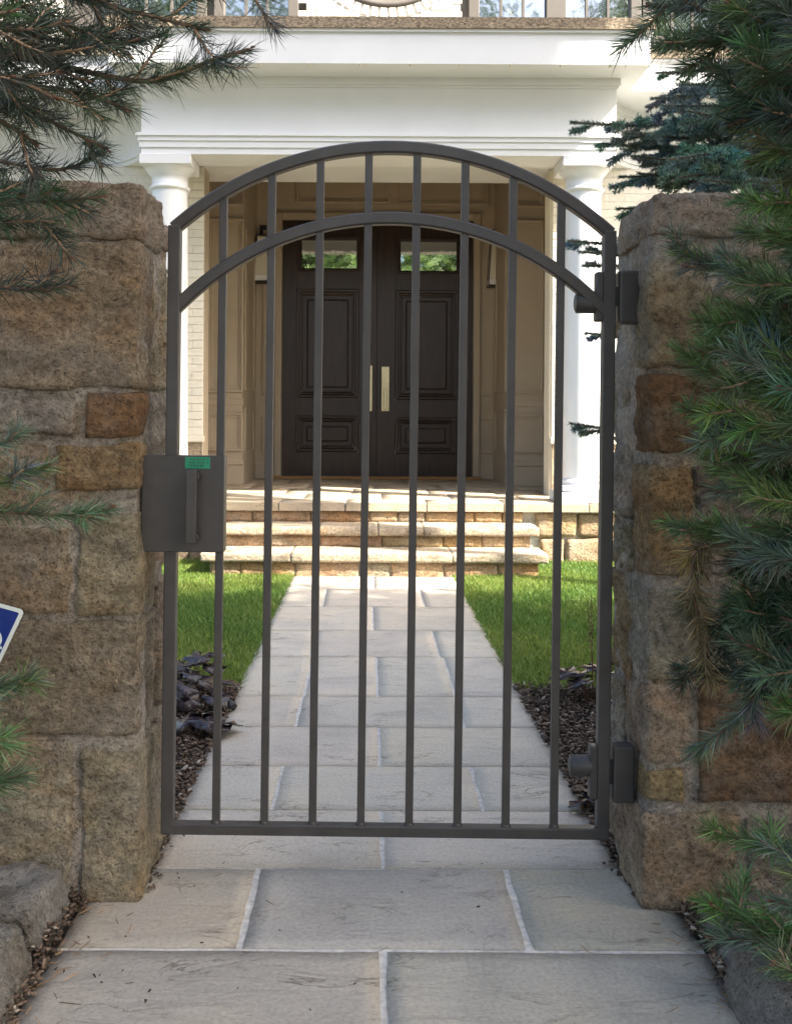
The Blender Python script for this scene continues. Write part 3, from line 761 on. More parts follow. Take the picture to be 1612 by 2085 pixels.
# the two door leaves
DF_ = DD - .03
def leaf(xa, xb, win, pan, low, lab):
    X0, X1 = XX(xa, DD), XX(xb, DD); zt, zb_ = dt, PZ + .036
    parts = MB()
    holes = [win, pan, low]
    def rect(r): return XX(r[0], DF_), XX(r[1], DF_), ZZ(r[3], DF_), ZZ(r[2], DF_)
    rs = [rect(r) for r in holes]
    hx0, hx1 = min(r[0] for r in rs), max(r[1] for r in rs)
    # stiles and rails built round the openings
    parts.box(X0, hx0, DF_, DF_ + .055, zb_, zt, .003).box(hx1, X1, DF_, DF_ + .055, zb_, zt, .003)
    zs = [zt] + [v for r in rs for v in (r[3], r[2])] + [zb_]
    for i in range(0, 8, 2): parts.box(hx0 - .001, hx1 + .001, DF_ + .001, DF_ + .054, zs[i + 1], zs[i], .002)
    for r in rs:
        if r[0] > hx0 + .004: parts.box(hx0 - .001, r[0], DF_ + .0015, DF_ + .05, r[2] - .001, r[3] + .001)
        if r[1] < hx1 - .004: parts.box(r[1], hx1 + .001, DF_ + .0015, DF_ + .05, r[2] - .001, r[3] + .001)
    d = parts.build('front_door', M['wood'], house); d['label'] = lab
    for i, (a, b, c, e) in enumerate(rs):
        m_ = MB(); t = .10 if i else .05
        t = .075 if i else .035
        for k, (tt, prj) in enumerate(((0, .040), (t * .45, .024), (t * .8, .008))):
            t1 = (t * .45, t * .8, t)[k]
            m_.box(a + tt, b - tt, DF_ - prj, DF_ + .03, c + tt, c + t1, .010).box(a + tt, b - tt, DF_ - prj, DF_ + .03, e - t1, e - tt, .010)
            m_.box(a + tt, a + t1, DF_ - prj, DF_ + .03, c + t1, e - t1, .004).box(b - t1, b - tt, DF_ - prj, DF_ + .03, c + t1, e - t1, .004)
        m_.build('moulding', M['wood'], d)
        if i == 0: MB().box(a + t, b - t, DF_ + .016, DF_ + .026, c + t, e - t).build('glass_pane', M['doorglass'], d)
        else:
            MB().box(a + t, b - t, DF_ + .024, DF_ + .03, c + t, e - t).build('panel', M['wood'], d)
            g_ = .05
            MB().box(a + t + g_, b - t - g_, DF_ - .012, DF_ + .026, c + t + g_, e - t - g_, .022).build('raised_field', M['wood'], d)
    return d
d1 = leaf(575, 755, (607, 730, 484, 552), (603, 729, 589, 810), (603, 729, 847, 920), 'left leaf of the dark panelled double door')
d2 = leaf(765, 960, (808, 933, 486, 556), (804, 930, 591, 813), (804, 928, 850, 923), 'right leaf of the dark panelled double door with tall handle plate')
MB().box(XX(753, DD), XX(766.5, DD), DF_ - .022, DF_ + .02, PZ + .037, dt - .001, .006).build('astragal', M['wood'], d2)
hp = MB().box(XX(776, DF_), XX(792, DF_), DF_ - .012, DF_ + .002, ZZ(837, DF_), ZZ(746, DF_), .004)
hp.box(XX(781, DF_), XX(787, DF_), DF_ - .055, DF_ - .040, ZZ(834, DF_), ZZ(790, DF_), .004).box(XX(781, DF_), XX(787, DF_), DF_ - .045, DF_, ZZ(797, DF_), ZZ(792, DF_), .002).box(XX(781, DF_), XX(787, DF_), DF_ - .045, DF_, ZZ(832, DF_), ZZ(827, DF_), .002)
hp.build('handle', M['brass'], d2)
MB().box(XX(780.5, DF_), XX(787.5, DF_), DF_ - .018, DF_ - .011, ZZ(786, DF_), ZZ(778, DF_), .002).build('thumb_lock', M['brass'], d2)
MB().box(XX(749, DF_), XX(757.5, DF_), DF_ - .036, DF_ + .002, ZZ(837, DF_), ZZ(744, DF_), .004).build('handle', M['brass'], d1)

# upper storey: painted brick, windows
UD = 10.4; us = F / UD
U0, U1 = 4.5, 7.6
bl, br = XX(619, UD), XX(933, UD)
MB().box(bl, br, UD + .012, UD + .3, U0, U1).build('upper_wall', M['brickwall'], house)
MB().box(-5.6, XX(120, UD), UD + .012, UD + .3, U0, U1).build('upper_wall', M['brickwall'], house)
MB().box(XX(1500, UD), 5.8, UD + .012, UD + .3, U0, U1).build('upper_wall', M['brickwall'], house)
MB().box(XX(120, UD) + .001, bl - .001, UD + .10, UD + .3, U0, U1).build('upper_wall', M['frame'], house)
MB().box(br + .001, XX(1500, UD) - .001, UD + .10, UD + .3, U0, U1).build('upper_wall', M['frame'], house)
zt5 = 7.2
def window(x0, x1, nm, ny=3, z0=5.30, z1=7.0):
    X0, X1 = XX(x0, UD), XX(x1, UD)
    f = MB()
    cw = .07
    f.box(X0 - .11, X0, UD, UD + .12, z0 - .1, z1 + .1, .006).box(X1, X1 + .11, UD, UD + .12, z0 - .1, z1 + .1, .006)
    f.box(X0 - .001, X1 + .001, UD + .002, UD + .12, z1, z1 + .1, .006).box(X0 - .001, X1 + .001, UD - .02, UD + .12, z0 - .1, z0, .006)
    wf = f.build('window', M['frame'], house)
    mu = MB()
    for i in range(1, nm): 
        x = X0 + (X1 - X0) * i / nm; mu.box(x - .013, x + .013, UD + .045, UD + .066, z0, z1)
    for i in range(1, ny):
        z = z0 + (z1 - z0) * i / ny; mu.box(X0, X1, UD + .046, UD + .067, z - .012, z + .012)
    mu.build('muntin', M['frame'], wf)
    for i in range(nm):
        for j in range(ny):
            a, b = X0 + (X1 - X0) * i / nm, X0 + (X1 - X0) * (i + 1) / nm; c, e = z0 + (z1 - z0) * j / ny, z0 + (z1 - z0) * (j + 1) / ny
            p_ = MB().box(a, b, UD + .070, UD + .076, c, e).build('pane', M['glass'], wf)
window(238, 395, 3); window(452, 582, 3); window(971, 1108, 3); window(1148, 1280, 3); window(1325, 1450, 3)
rcx, rcz, oa, ob = XX(785, UD), 5.965, .58, .36
z = 5.30; r = 0
while z < 5.75:
    x = bl + (.108 if r % 2 == 0 else .0)
    while x < br - .05:
        if ((x - rcx) / (oa + .22)) ** 2 + ((z - rcz) / (ob + .15)) ** 2 > 1 and x - .1 > bl - .11 and x + .1 < br + .02:
            link('brick', brick_me, None, house, loc=(x, UD + .012 + rnd.uniform(-.003, .003), z))
        x += .22
    z += .075; r += 1
# oval window with a ring of bricks
for k in range(40):
    a = 2 * math.pi * (k + .5) / 40
    nx_, nz_ = math.cos(a) / oa, math.sin(a) / ob; q = math.hypot(nx_, nz_); nx_ /= q; nz_ /= q
    o = link('brick', hb_me, None, house, loc=(rcx + oa * math.cos(a) + nx_ * .062, UD + .008, rcz + ob * math.sin(a) + nz_ * .062)); o.rotation_euler = (0, -math.atan2(nz_, nx_), 0)
v = []; nn = 48
for dr_, yy in ((.010, UD - .004), (.010, UD + .04), (-.07, UD + .04), (-.07, UD - .004)):
    v += [(rcx + (oa + dr_) * math.cos(2 * math.pi * j / nn), yy, rcz + (ob + dr_) * math.sin(2 * math.pi * j / nn)) for j in range(nn)]
rf = MB().add(v, [(i * nn + j, i * nn + (j + 1) % nn, ((i + 1) % 4) * nn + (j + 1) % nn, ((i + 1) % 4) * nn + j) for i in range(4) for j in range(nn)], True).build('oval_window', M['frame'], house)
v = [(rcx + (oa - .06) * math.cos(2 * math.pi * j / nn), yy, rcz + (ob - .06) * math.sin(2 * math.pi * j / nn)) for yy in (UD + .0, UD + .008) for j in range(nn)]
MB().add(v, [tuple(range(nn))[::-1], tuple(range(nn, 2 * nn))] + [(j, (j + 1) % nn, nn + (j + 1) % nn, nn + j) for j in range(nn)]).build('pane', M['glass'], rf)
# porch roof deck and main roof
MB().add([(-5.6, 8.9, 4.549), (5.8, 8.9, 4.549), (5.8, UD + .1, 4.75), (-5.6, UD + .1, 4.75)], [(0, 1, 2, 3)]).build('porch_roof', M['roof'], house)
MB().add([(-6.2, 9.8, 7.62), (6.3, 9.8, 7.62), (6.3, 14, 10.4), (-6.2, 14, 10.4), (6.3, 18, 7.62), (-6.2, 18, 7.62)], [(0, 1, 2, 3), (3, 2, 4, 5), (0, 3, 5), (1, 4, 2), (0, 5, 4, 1)]).build('main_roof', M['roof'], house)
MB().box(-5.6, 5.8, UD + .31, 17.6, 4.60, 7.6).build('rear_wall', M['brickwall'], house)
for (a_, b_) in ((-5.6, XC - 1.5), (XC + 1.5, 5.8)):
    MB().box(a_, b_, DD + .20, 17.5, -.1, 4.595).build('rear_wall', M['brickwall'], house)
MB().box(XC - 1.499, XC + 1.499, DD + .17, 17.5, -.1, PZ - .02).build('hall_floor', M['tan'], house)
MB().box(XC - 1.499, XC + 1.499, 17.2, 17.5, 4.20, 4.594).build('hall_lintel', M['cream'], house)
MB().box(XC - .03, XC + .03, 17.3, 17.4, PZ - .019, 4.199).build('hall_mullion', M['frame'], house)

# wall lanterns
def lantern(px_, py0, py1, label):
    D = WDD - .10; cxx = XX(px_, D); z0, z1 = ZZ(py1, D), ZZ(py0, D)
    t = empty('wall_lantern', (cxx, WDD, (z0 + z1) / 2), label, 'lantern', 'lanterns either side of the front door')
    def ringbox(w0, w1, za, zb2): 
        v = [(cxx + sx * w0, D + sy * w0, za) for sx, sy in ((-1, -1), (1, -1), (1, 1), (-1, 1))] + [(cxx + sx * w1, D + sy * w1, zb2) for sx, sy in ((-1, -1), (1, -1), (1, 1), (-1, 1))]
        return v, [(0, 1, 5, 4), (1, 2, 6, 5), (2, 3, 7, 6), (3, 0, 4, 7), (3, 2, 1, 0), (4, 5, 6, 7)]
    zb_ = z0 + (z1 - z0) * .22; zt_ = z1 - .09
    MB().add(*ringbox(.098, .095, z0, z0 + .02)).build('base_plate', M['black'], t)
    MB().add(*ringbox(.092, .088, z0 + .021, z0 + .085)).build('lamp_cup', M['lampwhite'], t)
    MB().add(*ringbox(.090, .055, z0 + .087, zt_)).build('glass_body', M['lantern'], t)
    m_ = MB()
    for sx, sy in ((-1, -1), (1, -1), (1, 1), (-1, 1)): m_.tube([(cxx + sx * .095, D + sy * .095, z0 + .01), (cxx + sx * .058, D + sy * .058, zt_)], .006, 6)
    m_.build('frame', M['black'], t)
    MB().add(*ringbox(.066, .03, zt_ + .001, zt_ + .03)).build('cap', M['black'], t)
    MB().tube([(cxx, D, zt_ + .02), (cxx, D, zt_ + .075), (cxx, D + .04, zt_ + .095), (cxx, WDD, zt_ + .095)], .009, 8).box(cxx - .04, cxx + .04, WDD - .013, WDD + .004, zt_ + .02, zt_ + .16).build('wall_bracket', M['black'], t)
    MB().lathe(cxx, D, [(.012, z0 + .076), (.012, z0 + .13), (.018, z0 + .17), (.010, z0 + .22), (.002, z0 + .23)], 12).build('bulb', M['lampwhite'], t)
lantern(532, 468, 577, 'wall lantern left of the dark front door')
lantern(1007, 474, 583, 'wall lantern right of the dark front door')

# ---------------------------------------------------------------- trees with needles
def catmull(pts, step):
    pts = [Vector(p) for p in pts]; out = []
    q = [pts[0] * 2 - pts[1]] + pts + [pts[-1] * 2 - pts[-2]]
    for i in range(1, len(q) - 2):
        n = max(2, int((q[i + 1] - q[i]).length / step))
        for k in range(n):
            t = k / n
            out.append(.5 * ((2 * q[i]) + (q[i + 1] - q[i - 1]) * t + (2 * q[i - 1] - 5 * q[i] + 4 * q[i + 1] - q[i + 2]) * t * t + (3 * q[i] - q[i - 1] - 3 * q[i + 1] + q[i + 2]) * t ** 3))
    out.append(pts[-1]); return out

def needles_on(pts, dens, ln, wd, colr, ang=(.7, 1.3), start=0.0, bend=.04, fan=True):
    "needles along a twig polyline, pointing forward and outward"
    P_ = np.array([tuple(p) for p in pts]); seg = np.diff(P_, axis=0); L_ = np.linalg.norm(seg, axis=1); tot = L_.sum()
    n = max(4, int(dens * tot * (1 - start)))
    s = nr.uniform(start, 1, n) * tot; cum = np.concatenate([[0], np.cumsum(L_)])
    i = np.clip(np.searchsorted(cum, s) - 1, 0, len(L_) - 1)
    base = P_[i] + seg[i] * ((s - cum[i]) / L_[i])[:, None]
    t = norm(seg[i]); a = norm(np.cross(t, nr.normal(size=(n, 3))))
    th = nr.uniform(*ang, n) * (1 - .45 * (s / tot) ** 4)
    d = norm(t * np.cos(th)[:, None] + a * np.sin(th)[:, None])
    bd = t * bend + np.array([[0, 0, -.03]]) + nr.normal(0, .10, (n, 3))
    l_ = ln * nr.uniform(.5, 1.2, n) * (1 - .25 * (s / tot) ** 6)
    V, sz, lp = ribbons(base, d, l_, wd * nr.uniform(.8, 1.2, n), bd)
    c = np.asarray(colr)[None] * nr.uniform(.5, 1.35, (n, 1)) * (1 + nr.normal(0, .08, (n, 3)))
    hl = nr.uniform(size=n) > .86; c[hl] = c[hl] * 1.7 + .015
    return V, sz, lp, rep(np.clip(c, .002, 1), 5)

class Foliage:
    def __init__(s): s.V = []; s.S = []; s.L = []; s.C = []; s.n = 0
    def add(s, a):
        V, S, L, C = a; s.V.append(V); s.S.append(S); s.L.append(L + s.n); s.C.append(C); s.n += len(V)
    def build(s, name, mat, parent):
        if not s.V: return
        return link(name, np_mesh(name, np.concatenate(s.V), np.concatenate(s.S), np.concatenate(s.L), np.concatenate(s.C)), mat, parent)

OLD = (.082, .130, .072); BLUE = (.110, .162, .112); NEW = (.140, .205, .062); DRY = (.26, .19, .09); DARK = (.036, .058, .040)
def branch(tree, pts, r0, twigs, tw_len, colr, dens=1000, ln=.06, wd=.0016, tip=None, start=.3, up=.2, ang=(.5, 1.45), buds=True, side=None, barec=.0, spread=.9, own=True):
    "a woody branch with side twigs, needles on them; needles are a sub-part of the branch"
    cp = catmull(pts, .03); n = len(cp); wood = MB(); twg = MB(); fo = Foliage()
    rr = [r0 * (1 - .82 * i / (n - 1)) + .0012 for i in range(n)]
    wood.tube(cp, rr, 7)
    bud = MB()
    def addbud(p, d):
        for k in range(3):
            q = p + Vector((rnd.uniform(-1, 1), rnd.uniform(-1, 1), rnd.uniform(-1, 1))) * .005
            bud.tube([q, q + d * .004, q + d * .011], [.0016, .0027, .0008], 5)
    if own:
        fo.add(needles_on(cp[int(n * max(start, .55)):], dens, ln, wd, tip or colr, ang))
    if buds: addbud(cp[-1], (cp[-1] - cp[-2]).normalized())
    for k in range(twigs):
        t = start + (1 - start) * (k + rnd.uniform(.1, .9)) / twigs; i = min(int(t * (n - 1)), n - 2)
        tg = (cp[i + 1] - cp[i]).normalized()
        rad = tg.cross(Vector((rnd.gauss(0, 1), rnd.gauss(0, 1), rnd.gauss(0, 1)))).normalized()
        if side: rad = (tg.cross(Vector(side)).normalized() * rnd.choice((-1, 1)) * 1.0 + rad * .25).normalized()
        d = (tg * rnd.uniform(.5, 1.0) + rad * spread + Vector((0, 0, up))).normalized()
        L_ = tw_len * rnd.uniform(.55, 1.2) * (1.15 - .5 * t)
        d2 = (d + Vector((0, 0, up)) * .5 + tg * .3).normalized()
        tp = [cp[i], cp[i] + d * L_ * .35, cp[i] + d * L_ * .68 + d2 * L_ * .04, cp[i] + d * L_ * .68 + d2 * L_ * .34]
        twg.tube(tp, [.0034, .003, .0026, .002], 5)
        tipc = tip if (tip and rnd.random() < .55) else colr
        tipc = tuple(c * rnd.uniform(.75, 1.25) for c in tipc)
        fo.add(needles_on(tp, dens, ln, wd, tipc, ang, start=barec))
        if buds and rnd.random() < .28: addbud(tp[-1], d2)
    w_ = wood.build('branch', M['bark'], tree)
    if twg.v: tag(twg.build('twigs', M['twig'], w_), kind='stuff')
    fo.build('needles', M['needle'], w_)
    if buds and bud.v: tag(bud.build('buds', M['bud'], w_), kind='stuff')
    return w_

def trunk(tree, x, y, h, r, bend=.15):
    pts = [(x + bend * math.sin(i * .9) * i / 8, y + bend * .6 * math.cos(i * 1.3) * i / 8, -.1 + (h + .1) * i / 8) for i in range(9)]
    return MB().tube(pts, [r * (1 - .85 * i / 8) for i in range(9)], 12).build('trunk', M['bark'], tree)

def px_branch(tree, root, pp, **k):
    pts = ([Vector(root)] if root else []) + [P(*q) for q in pp]
    return branch(tree, pts, **k)

# left pine -------------------------------------------------------------
LT = Vector((-2.15, 1.55, 0))
pl_ = empty('pine_tree', LT, 'dark long needled pine reaching in over the left stone wall', 'tree')
trunk(pl_, LT.x, LT.y, 5.6, .11)
lr = lambda z: (LT.x, LT.y, z)
K = dict(dens=1050, ln=.064, wd=.0017)
px_branch(pl_, lr(2.0), [(-260, 60, 1.85), (60, 120, 1.95), (300, 165, 2.05), (430, 122, 2.1), (507, 100, 2.12)], r0=.016, twigs=20, tw_len=.14, colr=DARK, tip=(.05, .078, .05), start=.4, up=.25, **K)
px_branch(pl_, lr(2.15), [(-240, -80, 1.8), (80, -20, 1.9), (300, 30, 2.0), (420, 60, 2.05)], r0=.014, twigs=18, tw_len=.15, colr=DARK, tip=(.05, .078, .05), start=.35, up=.15, **K)
px_branch(pl_, lr(2.3), [(-240, -180, 1.8), (150, -110, 1.9), (380, -40, 2.0), (545, -10, 2.05)], r0=.014, twigs=16, tw_len=.15, colr=DARK, tip=(.05, .078, .05), start=.4, up=-.1, **K)
px_branch(pl_, lr(1.9), [(-260, 150, 1.75), (20, 170, 1.85), (170, 190, 1.95), (258, 222, 2.0)], r0=.014, twigs=18, tw_len=.14, colr=(.05, .078, .05), tip=DARK, start=.3, up=.1, **K)
px_branch(pl_, lr(1.85), [(-260, 130, 1.85), (0, 200, 1.95), (130, 260, 2.0), (212, 300, 2.05)], r0=.012, twigs=13, tw_len=.13, colr=DARK, tip=(.05, .078, .05), start=.35, up=-.15, **K)
px_branch(pl_, lr(1.8), [(-260, 280, 1.9), (-40, 320, 2.0), (120, 345, 2.08), (205, 312, 2.1)], r0=.011, twigs=12, tw_len=.12, colr=(.05, .078, .05), tip=DARK, start=.35, up=.2, **K)
px_branch(pl_, lr(1.75), [(-260, 380, 1.9), (-40, 400, 2.05), (100, 410, 2.1), (205, 400, 2.12)], r0=.012, twigs=22, tw_len=.12, colr=(.046, .07, .045), tip=(.055, .105, .045), start=.3, up=.05, **K)
px_branch(pl_, lr(1.7), [(-240, 440, 1.85), (-60, 455, 1.98), (60, 450, 2.05), (120, 470, 2.08)], r0=.011, twigs=16, tw_len=.12, colr=(.06, .088, .064), tip=(.042, .062, .042), start=.3, up=-.1, **K)
px_branch(pl_, lr(1.6), [(-240, 570, 1.9), (-60, 580, 2.05), (70, 590, 2.1), (150, 580, 2.12)], r0=.010, twigs=12, tw_len=.10, colr=DARK, tip=(.042, .062, .042), start=.35, up=0, **K)
px_branch(pl_, lr(2.0), [(-240, 40, 1.65), (-60, 40, 1.7), (25, 20, 1.72)], r0=.012, twigs=12, tw_len=.13, colr=(.10, .16, .05), tip=(.06, .13, .035), start=.3, up=.1, **K)
px_branch(pl_, lr(1.95), [(-260, 60, 1.75), (-60, 110, 1.8), (90, 110, 1.85), (160, 90, 1.87)], r0=.012, twigs=18, tw_len=.15, colr=DARK, tip=(.042, .062, .042), start=.3, up=.1, **K)
px_branch(pl_, lr(2.05), [(-260, -60, 1.75), (0, 20, 1.85), (170, 60, 1.92), (260, 110, 1.95)], r0=.012, twigs=20, tw_len=.15, colr=DARK, tip=(.042, .062, .042), start=.3, up=.0, **K)
for (pp, z, c) in (
    ([(-260, -120, 1.7), (-40, -60, 1.8), (120, -30, 1.88), (230, 10, 1.9)], 2.2, DARK), ([(-260, 0, 1.6), (-80, 40, 1.68), (60, 60, 1.75), (130, 40, 1.78)], 2.0, DARK),
    ([(-260, 120, 1.65), (-80, 140, 1.72), (30, 160, 1.78), (110, 200, 1.8)], 1.9, DARK), ([(-260, 200, 1.7), (-80, 220, 1.78), (10, 250, 1.84), (70, 290, 1.86)], 1.85, DARK),
    ([(-260, -20, 1.8), (60, 70, 1.95), (230, 90, 2.02), (330, 70, 2.05)], 2.1, DARK), ([(-260, 380, 1.75), (-100, 400, 1.82), (-20, 420, 1.88), (40, 400, 1.9)], 1.7, (.06, .09, .06))):
    px_branch(pl_, lr(z), pp, r0=.012, twigs=18, tw_len=.15, colr=c, tip=(.042, .062, .042), start=.3, up=.05, **K)
# low sprays in front of the wall
LK = dict(dens=1300, ln=.066, wd=.0019)
LG = (.100, .165, .068); LB2 = (.095, .150, .110)
px_branch(pl_, lr(1.3), [(-220, 1080, 1.95), (-20, 1045, 2.1), (110, 1048, 2.16), (226, 1034, 2.2)], r0=.006, twigs=11, tw_len=.075, colr=LB2, tip=OLD, start=.3, up=.25, spread=.6, **LK)
px_branch(pl_, lr(1.3), [(-200, 1040, 1.9), (-50, 1000, 2.0), (40, 970, 2.05), (95, 950, 2.06)], r0=.006, twigs=11, tw_len=.085, colr=LB2, tip=LG, start=.35, up=.2, **LK)
px_branch(pl_, lr(1.3), [(-200, 900, 1.9), (-60, 900, 2.0), (5, 905, 2.05), (30, 880, 2.05)], r0=.006, twigs=8, tw_len=.07, colr=OLD, tip=LB2, start=.4, up=.1, **LK)
px_branch(pl_, lr(1.0), [(-220, 1440, 1.85), (-70, 1415, 1.95), (10, 1395, 2.0), (60, 1380, 2.02)], r0=.006, twigs=9, tw_len=.06, colr=LG, tip=OLD, start=.5, up=.1, dens=1600, ln=.076, wd=.002, ang=(.6, 1.4))
px_branch(pl_, lr(1.0), [(-220, 1460, 1.8), (-90, 1450, 1.9), (-20, 1440, 1.95)], r0=.005, twigs=6, tw_len=.06, colr=LG, tip=LB2, start=.5, up=.1, dens=1500, ln=.074, wd=.002, ang=(.6, 1.4))
px_branch(pl_, lr(.9), [(-220, 1650, 1.85), (-80, 1620, 1.93), (-10, 1592, 1.98), (42, 1578, 2.0)], r0=.006, twigs=9, tw_len=.06, colr=LG, tip=OLD, start=.5, up=.1, dens=1600, ln=.08, wd=.002, ang=(.6, 1.4))
px_branch(pl_, lr(.9), [(-220, 1560, 1.8), (-90, 1540, 1.88), (-30, 1515, 1.92), (0, 1500, 1.94)], r0=.005, twigs=6, tw_len=.06, colr=LB2, tip=LG, start=.5, up=.1, dens=1500, ln=.076, wd=.002, ang=(.6, 1.4))

# right pine -----------------------------------------------------------
RT = Vector((2.0, 1.5, 0))
pr2 = empty('pine_tree', RT, 'bushy green pine covering the right stone wall', 'tree')
trunk(pr2, RT.x, RT.y, 5.4, .11)
rt = lambda z: (RT.x, RT.y, z)
K = dict(dens=1700, ln=.058, wd=.0021)
GR = (.115, .190, .062)
# dark crown at the upper right
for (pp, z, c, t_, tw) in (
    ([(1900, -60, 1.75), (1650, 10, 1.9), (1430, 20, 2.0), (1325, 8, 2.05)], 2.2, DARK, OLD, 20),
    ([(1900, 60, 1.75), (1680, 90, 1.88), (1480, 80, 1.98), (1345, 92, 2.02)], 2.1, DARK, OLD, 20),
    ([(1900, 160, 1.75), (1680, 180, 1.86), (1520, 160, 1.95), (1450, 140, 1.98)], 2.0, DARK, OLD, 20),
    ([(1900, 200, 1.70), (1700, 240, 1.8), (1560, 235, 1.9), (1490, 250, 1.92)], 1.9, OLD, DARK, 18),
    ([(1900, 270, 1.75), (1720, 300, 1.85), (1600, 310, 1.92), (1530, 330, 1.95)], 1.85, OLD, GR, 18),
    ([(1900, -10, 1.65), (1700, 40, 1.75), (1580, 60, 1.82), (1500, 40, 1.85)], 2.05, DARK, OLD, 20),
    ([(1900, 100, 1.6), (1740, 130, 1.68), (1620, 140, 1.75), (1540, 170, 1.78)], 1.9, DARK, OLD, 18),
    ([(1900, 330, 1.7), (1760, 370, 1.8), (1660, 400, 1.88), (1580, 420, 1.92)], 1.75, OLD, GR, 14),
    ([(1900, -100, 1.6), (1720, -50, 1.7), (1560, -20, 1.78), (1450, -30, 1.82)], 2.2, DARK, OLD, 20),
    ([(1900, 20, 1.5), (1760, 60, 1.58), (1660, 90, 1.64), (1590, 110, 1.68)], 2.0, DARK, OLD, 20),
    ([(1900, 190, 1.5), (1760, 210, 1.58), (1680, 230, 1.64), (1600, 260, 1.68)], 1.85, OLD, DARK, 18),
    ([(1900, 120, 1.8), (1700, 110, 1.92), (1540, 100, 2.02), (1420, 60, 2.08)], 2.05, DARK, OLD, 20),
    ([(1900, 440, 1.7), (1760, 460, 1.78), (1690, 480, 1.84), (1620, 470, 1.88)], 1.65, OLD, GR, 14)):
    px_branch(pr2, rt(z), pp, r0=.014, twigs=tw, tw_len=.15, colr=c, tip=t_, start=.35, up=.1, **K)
# sprays over the wall
for (pp, z, c, t_, tw, tl, up) in (
    ([(1900, 640, 1.85), (1700, 600, 1.98), (1520, 560, 2.1), (1372, 508, 2.16)], 1.6, BLUE, GR, 16, .11, .15),
    ([(1900, 520, 1.85), (1740, 520, 1.95), (1600, 500, 2.05), (1520, 465, 2.1)], 1.65, OLD, GR, 12, .11, .15),
    ([(1900, 760, 1.85), (1720, 700, 1.95), (1560, 640, 2.05), (1480, 620, 2.1)], 1.5, BLUE, NEW, 16, .12, .1),
    ([(1900, 800, 1.85), (1720, 740, 1.98), (1540, 690, 2.1), (1425, 655, 2.15)], 1.5, BLUE, NEW, 16, .11, .1),
    ([(1900, 900, 1.85), (1720, 850, 1.98), (1520, 790, 2.12), (1378, 712, 2.18)], 1.4, BLUE, GR, 18, .11, .1),
    ([(1900, 860, 1.7), (1740, 790, 1.8), (1620, 740, 1.88), (1560, 700, 1.92)], 1.35, BLUE, NEW, 14, .12, .15),
    ([(1900, 980, 1.85), (1720, 930, 1.98), (1540, 880, 2.12), (1395, 832, 2.18)], 1.35, BLUE, GR, 18, .11, .0),
    ([(1900, 960, 1.7), (1760, 900, 1.8), (1650, 850, 1.88), (1570, 800, 1.92)], 1.3, BLUE, GR, 14, .12, .1),
    ([(1900, 1060, 1.85), (1740, 1010, 1.95), (1580, 970, 2.08), (1450, 958, 2.14)], 1.25, OLD, GR, 15, .10, .0),
    ([(1900, 1180, 1.85), (1700, 1130, 1.98), (1500, 1100, 2.12), (1350, 1062, 2.18)], 1.15, OLD, GR, 16, .09, .1),
    ([(1900, 1120, 1.75), (1740, 1090, 1.85), (1620, 1080, 1.92), (1540, 1070, 1.96)], 1.1, OLD, GR, 12, .10, .0),
    ([(1900, 1260, 1.85), (1720, 1220, 1.95), (1600, 1180, 2.05), (1500, 1160, 2.1)], 1.05, OLD, DARK, 12, .10, -.1),
    ([(1700, 1128, 1.98), (1520, 1112, 2.1), (1420, 1120, 2.13), (1415, 1200, 2.14), (1440, 1390, 2.14)], None, (.12, .12, .06), DRY, 14, .055, -.5),
    ([(1720, 1220, 1.95), (1560, 1200, 2.05), (1490, 1250, 2.1), (1475, 1330, 2.12)], None, OLD, DARK, 12, .07, -.4),
    ([(1720, 1330, 1.9), (1600, 1260, 2.0), (1560, 1320, 2.05), (1560, 1400, 2.08)], None, OLD, DARK, 10, .08, -.2),
    ([(1900, 1420, 1.85), (1700, 1380, 1.98), (1500, 1370, 2.12), (1380, 1362, 2.17)], 1.0, OLD, DARK, 10, .07, -.1),
    ([(1900, 1460, 1.85), (1620, 1330, 2.0), (1520, 1440, 2.1), (1470, 1490, 2.14), (1405, 1532, 2.16)], .9, OLD, BLUE, 9, .07, -.1),
    ([(1900, 1500, 1.75), (1740, 1480, 1.82), (1640, 1450, 1.88), (1590, 1425, 1.9)], .8, NEW, (.10, .20, .05), 7, .07, .1)):
    px_branch(pr2, rt(z) if z else None, pp, r0=.009 if z else .005, twigs=tw, tw_len=tl, colr=c, tip=t_, start=.42 if z else .3, up=up, **K)
rq = random.Random(21)
for k in range(20):
    y0 = 430 + k * 50 + rq.uniform(-20, 20); xt = 1500 + rq.uniform(-40, 70) - (40 if 600 < y0 < 1000 else 0); D1 = rq.uniform(1.9, 2.1)
    cc = rq.choice((BLUE, BLUE, OLD, GR)) if y0 < 1150 else rq.choice((OLD, DARK, BLUE))
    px_branch(pr2, rt(2.0 - (y0 - 300) / 1000), [(1900, y0 + 130, D1 - .25), (1740, y0 + 80, D1 - .15), (xt + 90, y0 + 30, D1 - .04), (xt, y0 - 10, D1)], r0=.008, twigs=13, tw_len=.11, colr=cc, tip=rq.choice((GR, BLUE, NEW)) if y0 < 1100 else OLD, start=.42, up=rq.uniform(-.1, .2), **K)
